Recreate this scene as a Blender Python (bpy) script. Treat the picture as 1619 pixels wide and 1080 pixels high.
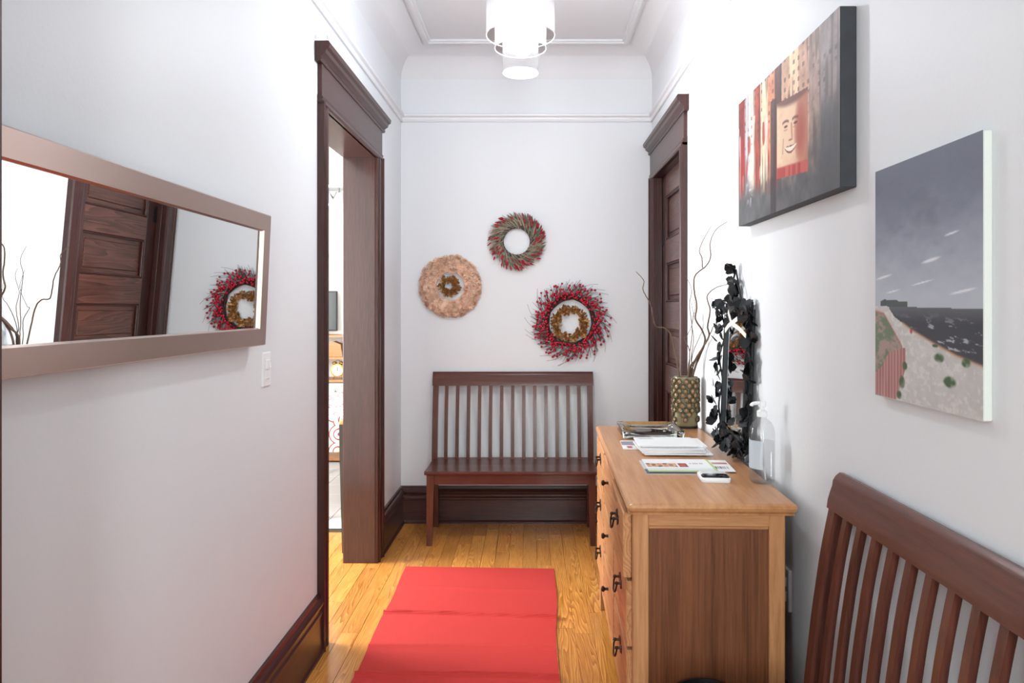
import bpy, bmesh, math, random
from mathutils import Vector, Matrix, Euler
import numpy as np

# ------------------------------------------------------------------ reset
for o in list(bpy.data.objects):
    bpy.data.objects.remove(o, do_unlink=True)
scene = bpy.context.scene
C = scene.collection
random.seed(7)
PI = math.pi
FPX = 1120.0                     # focal length in pixels of a 1619 px wide frame

# ------------------------------------------------------------------ camera
cam_d = bpy.data.cameras.new('camera')
cam = bpy.data.objects.new('camera', cam_d)
C.objects.link(cam)
cam.location = (0, 0, 1.5)
cam.rotation_euler = (PI / 2, 0, 0)
cam_d.sensor_width = 36
cam_d.lens = FPX / 1619 * 36
cam_d.shift_x = -28.5 / 1619
cam_d.shift_y = -53 / 1619
cam_d.clip_start = 0.02
scene.camera = cam

# ------------------------------------------------------------------ world, light, exposure
vs = scene.view_settings
vs.view_transform = 'Standard'
vs.look = 'None'
vs.gamma = 1
vs.use_curve_mapping = False
vs.exposure = 0.22
w = bpy.data.worlds.new('World')
scene.world = w
w.use_nodes = True
w.node_tree.nodes['Background'].inputs[0].default_value = (0.75, 0.85, 1, 1)
w.node_tree.nodes['Background'].inputs[1].default_value = 0.6


def area(name, loc, rot, sx, sy, power, col=(1, 1, 1)):
    d = bpy.data.lights.new(name, 'AREA')
    d.shape = 'RECTANGLE'
    d.size = sx
    d.size_y = sy
    d.energy = power
    d.color = col
    o = bpy.data.objects.new(name, d)
    C.objects.link(o)
    o.location = loc
    o.rotation_euler = rot
    return o


# daylight at the two tall windows behind the camera and at the kitchen window, each in its window's plane
area('window_daylight_offscreen', (-1.36, -1.955, 1.75), (PI / 2, 0, 0), 0.40, 2.0, 34, (0.90, 0.98, 1))
area('window_daylight_entry_offscreen', (0.2, -1.955, 1.75), (PI / 2, 0, 0), 0.40, 2.0, 60, (0.90, 0.98, 1))
area('kitchen_window_daylight_offscreen', (-3.235, 4.0, 1.65), (0, -PI / 2, 0), 1.42, 1.5, 190, (0.95, 0.99, 1))


# ------------------------------------------------------------------ materials
def lin(c):
    out = []
    for v in c:
        v = v / 255.0
        out.append(v / 12.92 if v <= 0.04045 else ((v + 0.055) / 1.055) ** 2.4)
    return tuple(out) + (1,)


MATS = {}


def mat(name, col, rough=0.5, metal=0.0, spec=0.5, bump=0, bscale=50, trans=0, ior=1.45, emit=None, es=0,
        vary=0, vscale=8, alpha=1, coat=0):
    m = bpy.data.materials.new(name)
    m.use_nodes = True
    nt = m.node_tree
    b = nt.nodes['Principled BSDF']
    b.inputs['Base Color'].default_value = lin(col)
    b.inputs['Roughness'].default_value = rough
    b.inputs['Metallic'].default_value = metal
    b.inputs['Specular IOR Level'].default_value = spec
    b.inputs['Transmission Weight'].default_value = trans
    b.inputs['IOR'].default_value = ior
    b.inputs['Coat Weight'].default_value = coat
    b.inputs['Alpha'].default_value = alpha
    if emit:
        b.inputs['Emission Color'].default_value = lin(emit)
        b.inputs['Emission Strength'].default_value = es
    if bump or vary:
        tc = nt.nodes.new('ShaderNodeTexCoord')
        n = nt.nodes.new('ShaderNodeTexNoise')
        n.inputs['Scale'].default_value = bscale if bump else vscale
        n.inputs['Detail'].default_value = 4
        nt.links.new(tc.outputs['Object'], n.inputs['Vector'])
        if bump:
            bp = nt.nodes.new('ShaderNodeBump')
            bp.inputs['Strength'].default_value = bump
            bp.inputs['Distance'].default_value = 0.01
            nt.links.new(n.outputs['Fac'], bp.inputs['Height'])
            nt.links.new(bp.outputs['Normal'], b.inputs['Normal'])
        if vary:
            n2 = nt.nodes.new('ShaderNodeTexNoise')
            n2.inputs['Scale'].default_value = vscale
            nt.links.new(tc.outputs['Object'], n2.inputs['Vector'])
            mx = nt.nodes.new('ShaderNodeMix')
            mx.data_type = 'RGBA'
            c = lin(col)
            mx.inputs['A'].default_value = tuple(v * (1 - vary) for v in c[:3]) + (1,)
            mx.inputs['B'].default_value = tuple(min(1, v * (1 + vary)) for v in c[:3]) + (1,)
            nt.links.new(n2.outputs['Fac'], mx.inputs['Factor'])
            nt.links.new(mx.outputs['Result'], b.inputs['Base Color'])
    MATS[name] = m
    return m


def wood(name, c_dark, c_light, axis='Z', scale=30, rough=0.35, stretch=0.06, bump=0.15, rings=0, coat=0.0, tint=0.0, wear=None):
    """wood grain that runs along one object axis; rings > 0 adds cathedral figure"""
    m = bpy.data.materials.new(name)
    m.use_nodes = True
    nt = m.node_tree
    L = nt.links.new
    b = nt.nodes['Principled BSDF']
    b.inputs['Roughness'].default_value = rough
    b.inputs['Coat Weight'].default_value = coat
    b.inputs['Coat Roughness'].default_value = 0.15
    b.inputs['Specular IOR Level'].default_value = 0.38
    tc = nt.nodes.new('ShaderNodeTexCoord')
    oi = nt.nodes.new('ShaderNodeObjectInfo')
    mul = nt.nodes.new('ShaderNodeVectorMath')
    mul.operation = 'SCALE'
    mul.inputs[0].default_value = (13, 29, 17)
    L(oi.outputs['Random'], mul.inputs['Scale'])
    add = nt.nodes.new('ShaderNodeVectorMath')
    add.operation = 'ADD'
    L(tc.outputs['Object'], add.inputs[0])
    L(mul.outputs[0], add.inputs[1])
    mp = nt.nodes.new('ShaderNodeMapping')
    s = [1, 1, 1]
    s['XYZ'.index(axis)] = stretch
    mp.inputs['Scale'].default_value = s
    L(add.outputs[0], mp.inputs['Vector'])
    n1 = nt.nodes.new('ShaderNodeTexNoise')
    n1.inputs['Scale'].default_value = scale * 4
    n1.inputs['Detail'].default_value = 6
    n1.inputs['Roughness'].default_value = 0.65
    L(mp.outputs[0], n1.inputs['Vector'])
    n2 = nt.nodes.new('ShaderNodeTexNoise')
    n2.inputs['Scale'].default_value = scale * 0.35
    n2.inputs['Detail'].default_value = 3
    L(mp.outputs[0], n2.inputs['Vector'])
    mixf = nt.nodes.new('ShaderNodeMath')
    mixf.operation = 'MULTIPLY_ADD'
    L(n1.outputs['Fac'], mixf.inputs[0])
    mixf.inputs[1].default_value = 0.6
    h = nt.nodes.new('ShaderNodeMath')
    h.operation = 'MULTIPLY'
    L(n2.outputs['Fac'], h.inputs[0])
    h.inputs[1].default_value = 0.4
    L(h.outputs[0], mixf.inputs[2])
    fac = mixf.outputs[0]
    if rings:
        wv = nt.nodes.new('ShaderNodeTexWave')
        wv.wave_type = 'BANDS'
        wv.bands_direction = 'X' if axis != 'X' else 'Y'
        wv.wave_profile = 'SAW'
        wv.inputs['Scale'].default_value = rings
        wv.inputs['Distortion'].default_value = rings * 2.2
        wv.inputs['Detail'].default_value = 2
        wv.inputs['Detail Scale'].default_value = 0.28
        L(mp.outputs[0], wv.inputs['Vector'])
        m2 = nt.nodes.new('ShaderNodeMath')
        m2.operation = 'MULTIPLY_ADD'
        L(wv.outputs['Fac'], m2.inputs[0])
        m2.inputs[1].default_value = 0.28
        m3 = nt.nodes.new('ShaderNodeMath')
        m3.operation = 'MULTIPLY'
        L(fac, m3.inputs[0])
        m3.inputs[1].default_value = 0.72
        L(m3.outputs[0], m2.inputs[2])
        fac = m2.outputs[0]
    r = nt.nodes.new('ShaderNodeValToRGB')
    r.color_ramp.elements[0].position = 0.33
    r.color_ramp.elements[1].position = 0.66
    r.color_ramp.elements[0].color = lin(c_dark)
    r.color_ramp.elements[1].color = lin(c_light)
    L(fac, r.inputs['Fac'])
    out = r.outputs['Color']
    if tint:
        hs = nt.nodes.new('ShaderNodeHueSaturation')
        mr = nt.nodes.new('ShaderNodeMapRange')
        mr.inputs['To Min'].default_value = 1 - tint
        mr.inputs['To Max'].default_value = 1 + tint
        L(oi.outputs['Random'], mr.inputs['Value'])
        L(mr.outputs[0], hs.inputs['Value'])
        L(out, hs.inputs['Color'])
        out = hs.outputs['Color']
    if wear:
        nw = nt.nodes.new('ShaderNodeTexNoise')
        nw.inputs['Scale'].default_value = 9
        nw.inputs['Detail'].default_value = 6
        L(tc.outputs['Object'], nw.inputs['Vector'])
        rw = nt.nodes.new('ShaderNodeValToRGB')
        rw.color_ramp.elements[0].position = 0.52
        rw.color_ramp.elements[1].position = 0.72
        L(nw.outputs['Fac'], rw.inputs['Fac'])
        mx = nt.nodes.new('ShaderNodeMix')
        mx.data_type = 'RGBA'
        L(rw.outputs['Color'], mx.inputs['Factor'])
        L(out, mx.inputs['A'])
        mx.inputs['B'].default_value = lin(wear)
        out = mx.outputs['Result']
    L(out, b.inputs['Base Color'])
    bp = nt.nodes.new('ShaderNodeBump')
    bp.inputs['Strength'].default_value = bump
    bp.inputs['Distance'].default_value = 0.003
    L(n1.outputs['Fac'], bp.inputs['Height'])
    L(bp.outputs['Normal'], b.inputs['Normal'])
    MATS[name] = m
    return m


M_wall = mat('white_wall_paint', (224, 227, 230), 0.5, bump=0.04, bscale=90, spec=0.35)
M_ceil = mat('white_ceiling_paint', (222, 223, 225), 0.6, bump=0.03, bscale=60)
M_rail = mat('white_trim_paint', (226, 227, 229), 0.4)
M_trimZ = wood('dark_mahogany_upright', (42, 19, 16), (78, 44, 39), 'Z', 30, 0.32, coat=0.1)
M_trimY = wood('dark_mahogany_lengthwise', (42, 19, 16), (78, 44, 39), 'Y', 30, 0.32, coat=0.1)
M_jamb = wood('varnished_jamb', (42, 19, 16), (78, 44, 39), 'Z', 30, 0.34, coat=0.7)
M_trimX = wood('dark_mahogany_crosswise', (42, 19, 16), (78, 44, 39), 'X', 30, 0.32, coat=0.1)
M_panel = wood('door_panel_wood', (58, 31, 24), (104, 64, 52), 'Y', 26, 0.34, rings=26, coat=0.2)
M_benchZ = wood('cherry_bench_upright', (66, 31, 22), (104, 56, 43), 'Z', 22, 0.32, coat=0.15)
M_benchX = wood('cherry_bench_lengthwise', (66, 31, 22), (104, 57, 44), 'X', 22, 0.3, coat=0.1)
M_floor = wood('oak_floor', (170, 98, 32), (230, 163, 82), 'Y', 22, 0.28, stretch=0.09, rings=34, tint=0.13, coat=0.3)
M_floor_plain = mat('oak_subfloor', (150, 100, 55), 0.5, vary=0.15)
M_oakY = wood('dresser_oak_lengthwise', (164, 110, 68), (208, 154, 106), 'Y', 11, 0.34, stretch=0.07, coat=0.15)
M_oakZ = wood('dresser_oak_upright', (164, 110, 68), (208, 154, 106), 'Z', 22, 0.42)
M_oakDr = wood('dresser_oak_drawer', (164, 110, 68), (208, 154, 106), 'Y', 20, 0.4, rings=22)
M_oakPan = wood('dresser_oak_end_panel', (84, 44, 22), (134, 82, 50), 'Z', 34, 0.5, stretch=0.03)
M_oakX = wood('dresser_oak_crosswise', (164, 110, 68), (208, 154, 106), 'X', 22, 0.42)
M_bronze = mat('antique_bronze', (62, 50, 42), 0.4, 0.85)
M_iron = mat('black_wrought_iron', (42, 43, 45), 0.42, 0.7)
M_mirror = mat('mirror_glass', (236, 240, 240), 0.0, 1.0)
M_glass = mat('clear_glass', (235, 248, 242), 0.02, trans=1, ior=1.5)
M_white = mat('white_plastic', (236, 237, 238), 0.3)
M_paper = mat('white_paper', (232, 232, 232), 0.6)
M_black = mat('glossy_black_plastic', (18, 18, 20), 0.08)
M_blackm = mat('matt_black_plastic', (20, 20, 22), 0.45)
M_gold = mat('gold_leaves', (150, 106, 56), 0.38, 0.45, vary=0.3, vscale=30)
M_berry = mat('red_berries', (176, 14, 44), 0.22, coat=0.4)
M_twig = mat('dark_twigs', (66, 56, 52), 0.7)
M_vine = mat('dark_vine', (58, 38, 34), 0.7)
M_pine = wood('pale_wood_petals', (206, 156, 124), (244, 214, 190), 'Z', 30, 0.65, stretch=1, tint=0.14)
M_straw = mat('straw_stems', (176, 162, 142), 0.7)
M_leafg = mat('dried_green_leaves', (86, 100, 76), 0.6, vary=0.3, vscale=40)
M_bud = mat('red_buds', (158, 26, 50), 0.5, vary=0.2, vscale=30)
M_branch = wood('willow_bark', (62, 44, 36), (110, 84, 64), 'Z', 40, 0.65)
M_vase = mat('olive_vase_glaze', (116, 106, 76), 0.3, bump=0.15, bscale=60, vary=0.3, vscale=14)
M_ring = mat('dark_olive_ring', (84, 76, 54), 0.32, vary=0.25, vscale=20)
M_disc = mat('tan_disc', (164, 126, 86), 0.45, vary=0.2, vscale=20)
M_canvas = mat('raw_canvas_edge', (206, 210, 204), 0.7, bump=0.1, bscale=300)
M_canvas_d = mat('dark_canvas_edge', (52, 55, 60), 0.6, vary=0.25, vscale=25)
M_ribbon = mat('cream_ribbon', (232, 228, 214), 0.5)
M_liquid = mat('clear_liquid', (240, 246, 248), 0.0, trans=1, ior=1.33)
M_plabel = mat('pale_blue_label', (206, 216, 226), 0.4, alpha=0.75)
M_tile = mat('white_floor_tile', (226, 226, 224), 0.25)
M_grout = mat('tile_grout', (170, 170, 168), 0.7)
M_kwhite = mat('kitchen_white', (238, 238, 236), 0.45)
M_kwood = wood('kitchen_shelf_wood', (170, 112, 66), (206, 150, 98), 'X', 20, 0.4)
M_dkleg = wood('dark_console_wood', (36, 36, 38), (74, 66, 56), 'Z', 20, 0.35)
M_brass = mat('clock_brass', (190, 150, 74), 0.25, 0.8)
M_screen = mat('tv_black', (22, 22, 24), 0.2)
M_chrome = mat('chrome', (210, 212, 214), 0.15, 1.0)
M_hook = mat('white_hook', (225, 225, 222), 0.3)


def metal_brushed():
    m = bpy.data.materials.new('brushed_bronze_frame')
    m.use_nodes = True
    nt = m.node_tree
    b = nt.nodes['Principled BSDF']
    b.inputs['Base Color'].default_value = lin((184, 162, 152))
    b.inputs['Metallic'].default_value = 0.9
    tc = nt.nodes.new('ShaderNodeTexCoord')
    mp = nt.nodes.new('ShaderNodeMapping')
    mp.inputs['Scale'].default_value = (1, 0.3, 14)
    n = nt.nodes.new('ShaderNodeTexNoise')
    n.inputs['Scale'].default_value = 8
    n.inputs['Detail'].default_value = 5
    nt.links.new(tc.outputs['Object'], mp.inputs['Vector'])
    nt.links.new(mp.outputs[0], n.inputs['Vector'])
    mr = nt.nodes.new('ShaderNodeMapRange')
    mr.inputs['To Min'].default_value = 0.27
    mr.inputs['To Max'].default_value = 0.30
    nt.links.new(n.outputs['Fac'], mr.inputs['Value'])
    nt.links.new(mr.outputs[0], b.inputs['Roughness'])
    return m


M_frame = metal_brushed()


def acrylic(name='clear_acrylic', haze=0.024):
    m = bpy.data.materials.new(name)
    m.use_nodes = True
    nt = m.node_tree
    nt.nodes.clear()
    o = nt.nodes.new('ShaderNodeOutputMaterial')
    t = nt.nodes.new('ShaderNodeBsdfTransparent')
    t.inputs[0].default_value = (0.97, 0.97, 0.98, 1)
    d = nt.nodes.new('ShaderNodeBsdfTranslucent')
    d.inputs[0].default_value = (0.95, 0.95, 0.97, 1)
    g = nt.nodes.new('ShaderNodeBsdfGlossy')
    g.inputs['Roughness'].default_value = 0.1
    a = nt.nodes.new('ShaderNodeMixShader')
    a.inputs[0].default_value = 0.35
    nt.links.new(d.outputs[0], a.inputs[1])
    nt.links.new(g.outputs[0], a.inputs[2])
    x = nt.nodes.new('ShaderNodeMixShader')
    x.inputs[0].default_value = haze
    nt.links.new(t.outputs[0], x.inputs[1])
    nt.links.new(a.outputs[0], x.inputs[2])
    nt.links.new(x.outputs[0], o.inputs[0])
    return m


M_acrylic = acrylic()


def clear_plastic():
    m = bpy.data.materials.new('clear_plastic')
    m.use_nodes = True
    nt = m.node_tree
    nt.nodes.clear()
    o = nt.nodes.new('ShaderNodeOutputMaterial')
    t = nt.nodes.new('ShaderNodeBsdfTransparent')
    t.inputs[0].default_value = (0.95, 0.955, 0.96, 1)
    g = nt.nodes.new('ShaderNodeBsdfGlossy')
    g.inputs['Roughness'].default_value = 0.06
    f = nt.nodes.new('ShaderNodeLayerWeight')
    f.inputs[0].default_value = 0.25
    pw = nt.nodes.new('ShaderNodeMath')
    pw.operation = 'MULTIPLY_ADD'
    pw.inputs[1].default_value = 0.22
    pw.inputs[2].default_value = 0.03
    nt.links.new(f.outputs['Facing'], pw.inputs[0])
    x = nt.nodes.new('ShaderNodeMixShader')
    nt.links.new(pw.outputs[0], x.inputs[0])
    nt.links.new(t.outputs[0], x.inputs[1])
    nt.links.new(g.outputs[0], x.inputs[2])
    nt.links.new(x.outputs[0], o.inputs[0])
    return m


M_plastic = clear_plastic()


def rug_mat():
    m = mat('red_woven_cotton', (198, 64, 60), 0.85, spec=0.2)
    nt = m.node_tree
    b = nt.nodes['Principled BSDF']
    tc = nt.nodes.new('ShaderNodeTexCoord')
    wv = nt.nodes.new('ShaderNodeTexWave')
    wv.bands_direction = 'Y'
    wv.inputs['Scale'].default_value = 55
    wv.inputs['Distortion'].default_value = 0.6
    nt.links.new(tc.outputs['Object'], wv.inputs['Vector'])
    n = nt.nodes.new('ShaderNodeTexNoise')
    n.inputs['Scale'].default_value = 160
    nt.links.new(tc.outputs['Object'], n.inputs['Vector'])
    ad = nt.nodes.new('ShaderNodeMath')
    nt.links.new(wv.outputs['Fac'], ad.inputs[0])
    nt.links.new(n.outputs['Fac'], ad.inputs[1])
    bp = nt.nodes.new('ShaderNodeBump')
    bp.inputs['Strength'].default_value = 0.35
    bp.inputs['Distance'].default_value = 0.003
    nt.links.new(ad.outputs[0], bp.inputs['Height'])
    nt.links.new(bp.outputs['Normal'], b.inputs['Normal'])
    return m


M_rug = rug_mat()


def vcol_mat(name, rough=0.55):
    m = bpy.data.materials.new(name)
    m.use_nodes = True
    nt = m.node_tree
    b = nt.nodes['Principled BSDF']
    b.inputs['Roughness'].default_value = rough
    a = nt.nodes.new('ShaderNodeAttribute')
    a.attribute_name = 'print'
    nt.links.new(a.outputs['Color'], b.inputs['Base Color'])
    tc = nt.nodes.new('ShaderNodeTexCoord')
    n = nt.nodes.new('ShaderNodeTexNoise')
    n.inputs['Scale'].default_value = 220
    nt.links.new(tc.outputs['Object'], n.inputs['Vector'])
    bp = nt.nodes.new('ShaderNodeBump')
    bp.inputs['Strength'].default_value = 0.1
    bp.inputs['Distance'].default_value = 0.003
    nt.links.new(n.outputs['Fac'], bp.inputs['Height'])
    nt.links.new(bp.outputs['Normal'], b.inputs['Normal'])
    return m


M_print = vcol_mat('painted_canvas')
M_print_paper = vcol_mat('printed_paper', 0.4)


# ------------------------------------------------------------------ mesh helpers
class MB:
    def __init__(self):
        self.bm = bmesh.new()

    def box(self, x0, x1, y0, y1, z0, z1, bev=0, seg=1, rot=None):
        r = bmesh.ops.create_cube(self.bm, size=1)
        vs_ = r['verts']
        for v in vs_:
            v.co = Vector(((v.co.x + .5) * (x1 - x0) + x0, (v.co.y + .5) * (y1 - y0) + y0, (v.co.z + .5) * (z1 - z0) + z0))
        if bev:
            es = list({e for v in vs_ for e in v.link_edges})
            bmesh.ops.bevel(self.bm, geom=es, offset=bev, segments=seg, affect='EDGES', profile=0.5)
        return self

    def prism(self, poly, axis, a0, a1):
        """poly: 2-D points in the two other axes (order x,y,z without axis)"""
        def P(p, a):
            if axis == 'X':
                return Vector((a, p[0], p[1]))
            if axis == 'Y':
                return Vector((p[0], a, p[1]))
            return Vector((p[0], p[1], a))
        A = [self.bm.verts.new(P(p, a0)) for p in poly]
        B = [self.bm.verts.new(P(p, a1)) for p in poly]
        n = len(poly)
        fs = [self.bm.faces.new(A), self.bm.faces.new(B[::-1])]
        for i in range(n):
            fs.append(self.bm.faces.new((A[i], B[i], B[(i + 1) % n], A[(i + 1) % n])))
        bmesh.ops.recalc_face_normals(self.bm, faces=fs)
        return self

    def tube(self, pts, rad, n=8, cap=True):
        pts = [Vector(p) for p in pts]
        m = len(pts)
        if not hasattr(rad, '__len__'):
            rad = [rad] * m
        rings = []
        up = Vector((0, 0, 1))
        prev = None
        for i in range(m):
            t = (pts[min(i + 1, m - 1)] - pts[max(i - 1, 0)])
            if t.length < 1e-9:
                t = Vector((0, 0, 1))
            t.normalize()
            if prev is None:
                a = t.cross(up)
                if a.length < 1e-3:
                    a = t.cross(Vector((1, 0, 0)))
            else:
                a = prev - t * prev.dot(t)
            a.normalize()
            prev = a
            b = t.cross(a)
            rings.append([self.bm.verts.new(pts[i] + (a * math.cos(2 * PI * k / n) + b * math.sin(2 * PI * k / n)) * rad[i]) for k in range(n)])
        fs = []
        for i in range(m - 1):
            for k in range(n):
                fs.append(self.bm.faces.new((rings[i][k], rings[i][(k + 1) % n], rings[i + 1][(k + 1) % n], rings[i + 1][k])))
        if cap:
            fs.append(self.bm.faces.new(rings[0][::-1]))
            fs.append(self.bm.faces.new(rings[-1]))
        bmesh.ops.recalc_face_normals(self.bm, faces=fs)
        return self

    def lathe(self, prof, n=24, c=(0, 0, 0), sx=1, sy=1, M=None):
        rings = []
        fs = []
        for r, z in prof:
            if r < 1e-6:
                rings.append([self.bm.verts.new((0, 0, z))])
            else:
                rings.append([self.bm.verts.new((r * math.cos(2 * PI * k / n) * sx, r * math.sin(2 * PI * k / n) * sy, z)) for k in range(n)])
        for a, b in zip(rings, rings[1:]):
            for k in range(n):
                k2 = (k + 1) % n
                if len(a) == 1 and len(b) == 1:
                    continue
                if len(a) == 1:
                    fs.append(self.bm.faces.new((a[0], b[k2], b[k])))
                elif len(b) == 1:
                    fs.append(self.bm.faces.new((a[k], a[k2], b[0])))
                else:
                    fs.append(self.bm.faces.new((a[k], a[k2], b[k2], b[k])))
        bmesh.ops.recalc_face_normals(self.bm, faces=fs)
        vs_ = [v for r in rings for v in r]
        for v in vs_:
            if M is not None:
                v.co = M @ v.co
            v.co += Vector(c)
        return self

    def ball(self, c, r, sub=1, scale=(1, 1, 1)):
        g = bmesh.ops.create_icosphere(self.bm, subdivisions=sub, radius=r)
        for v in g['verts']:
            v.co = Vector((v.co.x * scale[0], v.co.y * scale[1], v.co.z * scale[2])) + Vector(c)
        return self

    def leaf(self, M, outline, thick=0.002, bend=0.0):
        """thin two-sided plate from a 2-D outline, bent along its length"""
        A = []
        B = []
        for x, y in outline:
            z = bend * (x * x) + 0.0
            A.append(self.bm.verts.new(M @ Vector((x, y, z))))
            B.append(self.bm.verts.new(M @ Vector((x, y, z - thick))))
        n = len(A)
        fs = [self.bm.faces.new(A), self.bm.faces.new(B[::-1])]
        for i in range(n):
            fs.append(self.bm.faces.new((A[i], B[i], B[(i + 1) % n], A[(i + 1) % n])))
        return self

    def mesh(self, name, m=None, smooth=False, ang=35):
        me = bpy.data.meshes.new(name)
        self.bm.normal_update()
        self.bm.to_mesh(me)
        self.bm.free()
        if m:
            me.materials.append(m)
        if smooth:
            me.polygons.foreach_set('use_smooth', [True] * len(me.polygons))
            me.set_sharp_from_angle(angle=math.radians(ang))
        return me

    def build(self, name, m, parent=None, smooth=False, loc=(0, 0, 0), rot=(0, 0, 0), ang=35, base=False):
        me = self.mesh(name, m, smooth, ang)
        loc = Vector(loc)
        if base:                                   # move the origin to the thing's own base
            co = np.array([v.co[:] for v in me.vertices])
            c = Vector(((co[:, 0].min() + co[:, 0].max()) / 2, (co[:, 1].min() + co[:, 1].max()) / 2, co[:, 2].min()))
            me.transform(Matrix.Translation(-c))
            loc = loc + c
        o = bpy.data.objects.new(name, me)
        C.objects.link(o)
        o.location = loc
        o.rotation_euler = rot
        if parent:
            o.parent = parent
        return o


def link(name, me, parent=None, loc=(0, 0, 0), rot=(0, 0, 0), scale=(1, 1, 1)):
    o = bpy.data.objects.new(name, me)
    C.objects.link(o)
    o.parent = parent
    o.location = loc
    o.rotation_euler = rot
    o.scale = scale
    return o


def tag(o, label, cat, group=None):
    o['label'] = label
    o['category'] = cat
    if group:
        o['group'] = group
    return o


def thing(name, label, cat, loc=(0, 0, 0), rz=0.0, group=None):
    o = bpy.data.objects.new(name, None)
    C.objects.link(o)
    o.empty_display_size = 0.05
    o.location = loc
    o.rotation_euler = (0, 0, rz)
    return tag(o, label, cat, group)


def struct(o, label=None):
    o['kind'] = 'structure'
    if label:
        o['label'] = label
    return o


def stuff(o):
    o['kind'] = 'stuff'
    return o


def copy_tree(o, parent=None):
    c = o.copy()
    C.objects.link(c)
    c.parent = parent
    for ch in o.children:
        copy_tree(ch, c)
    return c


def at(px, py, Y):
    """point of the room at depth Y seen at a measured position of the survey frame"""
    return Vector(((px - 838) * Y / FPX, Y, 1.5 - (py - 487) * Y / FPX))


def smooth_path(pts, k=6):
    pts = [Vector(p) for p in pts]
    out = []
    n = len(pts)
    for i in range(n - 1):
        p0 = pts[max(i - 1, 0)]
        p1, p2 = pts[i], pts[i + 1]
        p3 = pts[min(i + 2, n - 1)]
        for j in range(k):
            t = j / k
            out.append(0.5 * ((2 * p1) + (-p0 + p2) * t + (2 * p0 - 5 * p1 + 4 * p2 - p3) * t * t + (-p0 + 3 * p1 - 3 * p2 + p3) * t ** 3))
    out.append(pts[-1])
    return out


# ------------------------------------------------------------------ the setting
D = 4.956           # back wall
XR = 0.854          # right wall
XL = -0.903         # left wall at the back corner
AL = 0.012          # the left wall opens a little towards the camera
HC = 3.29           # ceiling
RC = 0.19           # cove radius
LF = dict(loc=(XL, D, 0), rot=(0, 0, -AL))      # frame of the left wall: x out of the wall, y = Y - D


def WL(Y):
    return XL - AL * (D - Y)


# walls
# the kitchen lies beyond the line of the left wall, so the wall stops there
b = MB()
b.box(XL - 0.19, 1.2, D, D + 0.12, -0.02, HC + 0.1)
struct(b.build('wall_back', M_wall), 'white painted end wall of the hallway')

b = MB()
T = -0.175
b.box(T, 0, 0.80 - D, 3.16 - D, -0.02, HC + 0.1)
b.box(T, 0, 4.18 - D, 0.12, -0.02, HC + 0.1)
b.box(T, 0, 3.16 - D, 4.18 - D, 2.41, HC + 0.1)
struct(b.build('wall_left', M_wall, **LF), 'white painted side wall with the wide doorway')

b = MB()
b.box(XR, XR + 0.15, -2.1, 3.93, -0.02, HC + 0.1)
b.box(XR, XR + 0.15, 4.84, D + 0.12, -0.02, HC + 0.1)
b.box(XR, XR + 0.15, 3.93, 4.84, 2.41, HC + 0.1)
b.box(XR + 0.12, XR + 0.15, 3.9, 4.87, -0.02, 2.45)
struct(b.build('wall_right', M_wall), 'white painted side wall hung with two canvases')

# foyer behind the camera (wider than the hallway), with two tall windows
b = MB()
wx = [(-1.6, -1.12), (-0.04, 0.44)]
y0, y1 = -2.1, -1.98
b.box(-2.5, -1.6, y0, y1, 0, 3.39)
b.box(-1.12, -0.04, y0, y1, 0, 3.39)
b.box(0.44, 1.0, y0, y1, 0, 3.39)
for a, c in wx:
    b.box(a, c, y0, y1, 0, 0.7)
    b.box(a, c, y0, y1, 2.8, 3.39)
struct(b.build('wall_front', M_wall), 'white wall with two tall windows')
b = MB()
b.box(-2.5, -2.38, -2.1, 1.1, -0.02, 0.8)
b.box(-2.5, -2.38, -2.1, 1.1, 2.6, 3.39)
b.box(-2.5, -2.38, -2.1, -1.2, 0.8, 2.6)
b.box(-2.5, -2.38, 0.6, 1.1, 0.8, 2.6)
struct(b.build('wall_foyer_left', M_wall))
b = MB()
b.box(-2.5, -0.955, 0.80, 0.92, -0.02, 3.39)
struct(b.build('wall_foyer_return', M_wall))
for i, (a, c) in enumerate(wx):
    b = MB()
    for x in (a, c - 0.04):
        b.box(x, x + 0.04, y0 + 0.02, y1 + 0.02, 0.7, 2.8)
    for z in (0.7, 1.73, 2.76):
        b.box(a, c, y0 + 0.02, y1 + 0.02, z, z + 0.04)
    o = struct(b.build('window_%d' % (i + 1), M_rail), 'tall white window of the foyer')
    b = MB()
    b.box(a, c, y0 + 0.03, y0 + 0.036, 0.7, 2.8)
    b.build('pane', M_glass, o)
b = MB()
for y in (-1.2, -0.32, 0.56):
    b.box(-2.48, -2.36, y, y + 0.04, 0.8, 2.6)
for z in (0.8, 2.56):
    b.box(-2.48, -2.36, -1.2, 0.6, z, z + 0.04)
o = struct(b.build('window_3', M_rail))
MB().box(-2.47, -2.464, -1.2, 0.6, 0.8, 2.6).build('pane', M_glass, o)

# ceiling: flat field, cove round three sides, flat moulded frame
b = MB()
rings = []
NT = 14
Y0 = 0.9


def cove_ring(i, z):
    return [Vector((WL(Y0) + i, Y0, z)), Vector((XL + i, D - i, z)), Vector((XR - i, D - i, z)), Vector((XR - i, Y0, z))]


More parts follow.
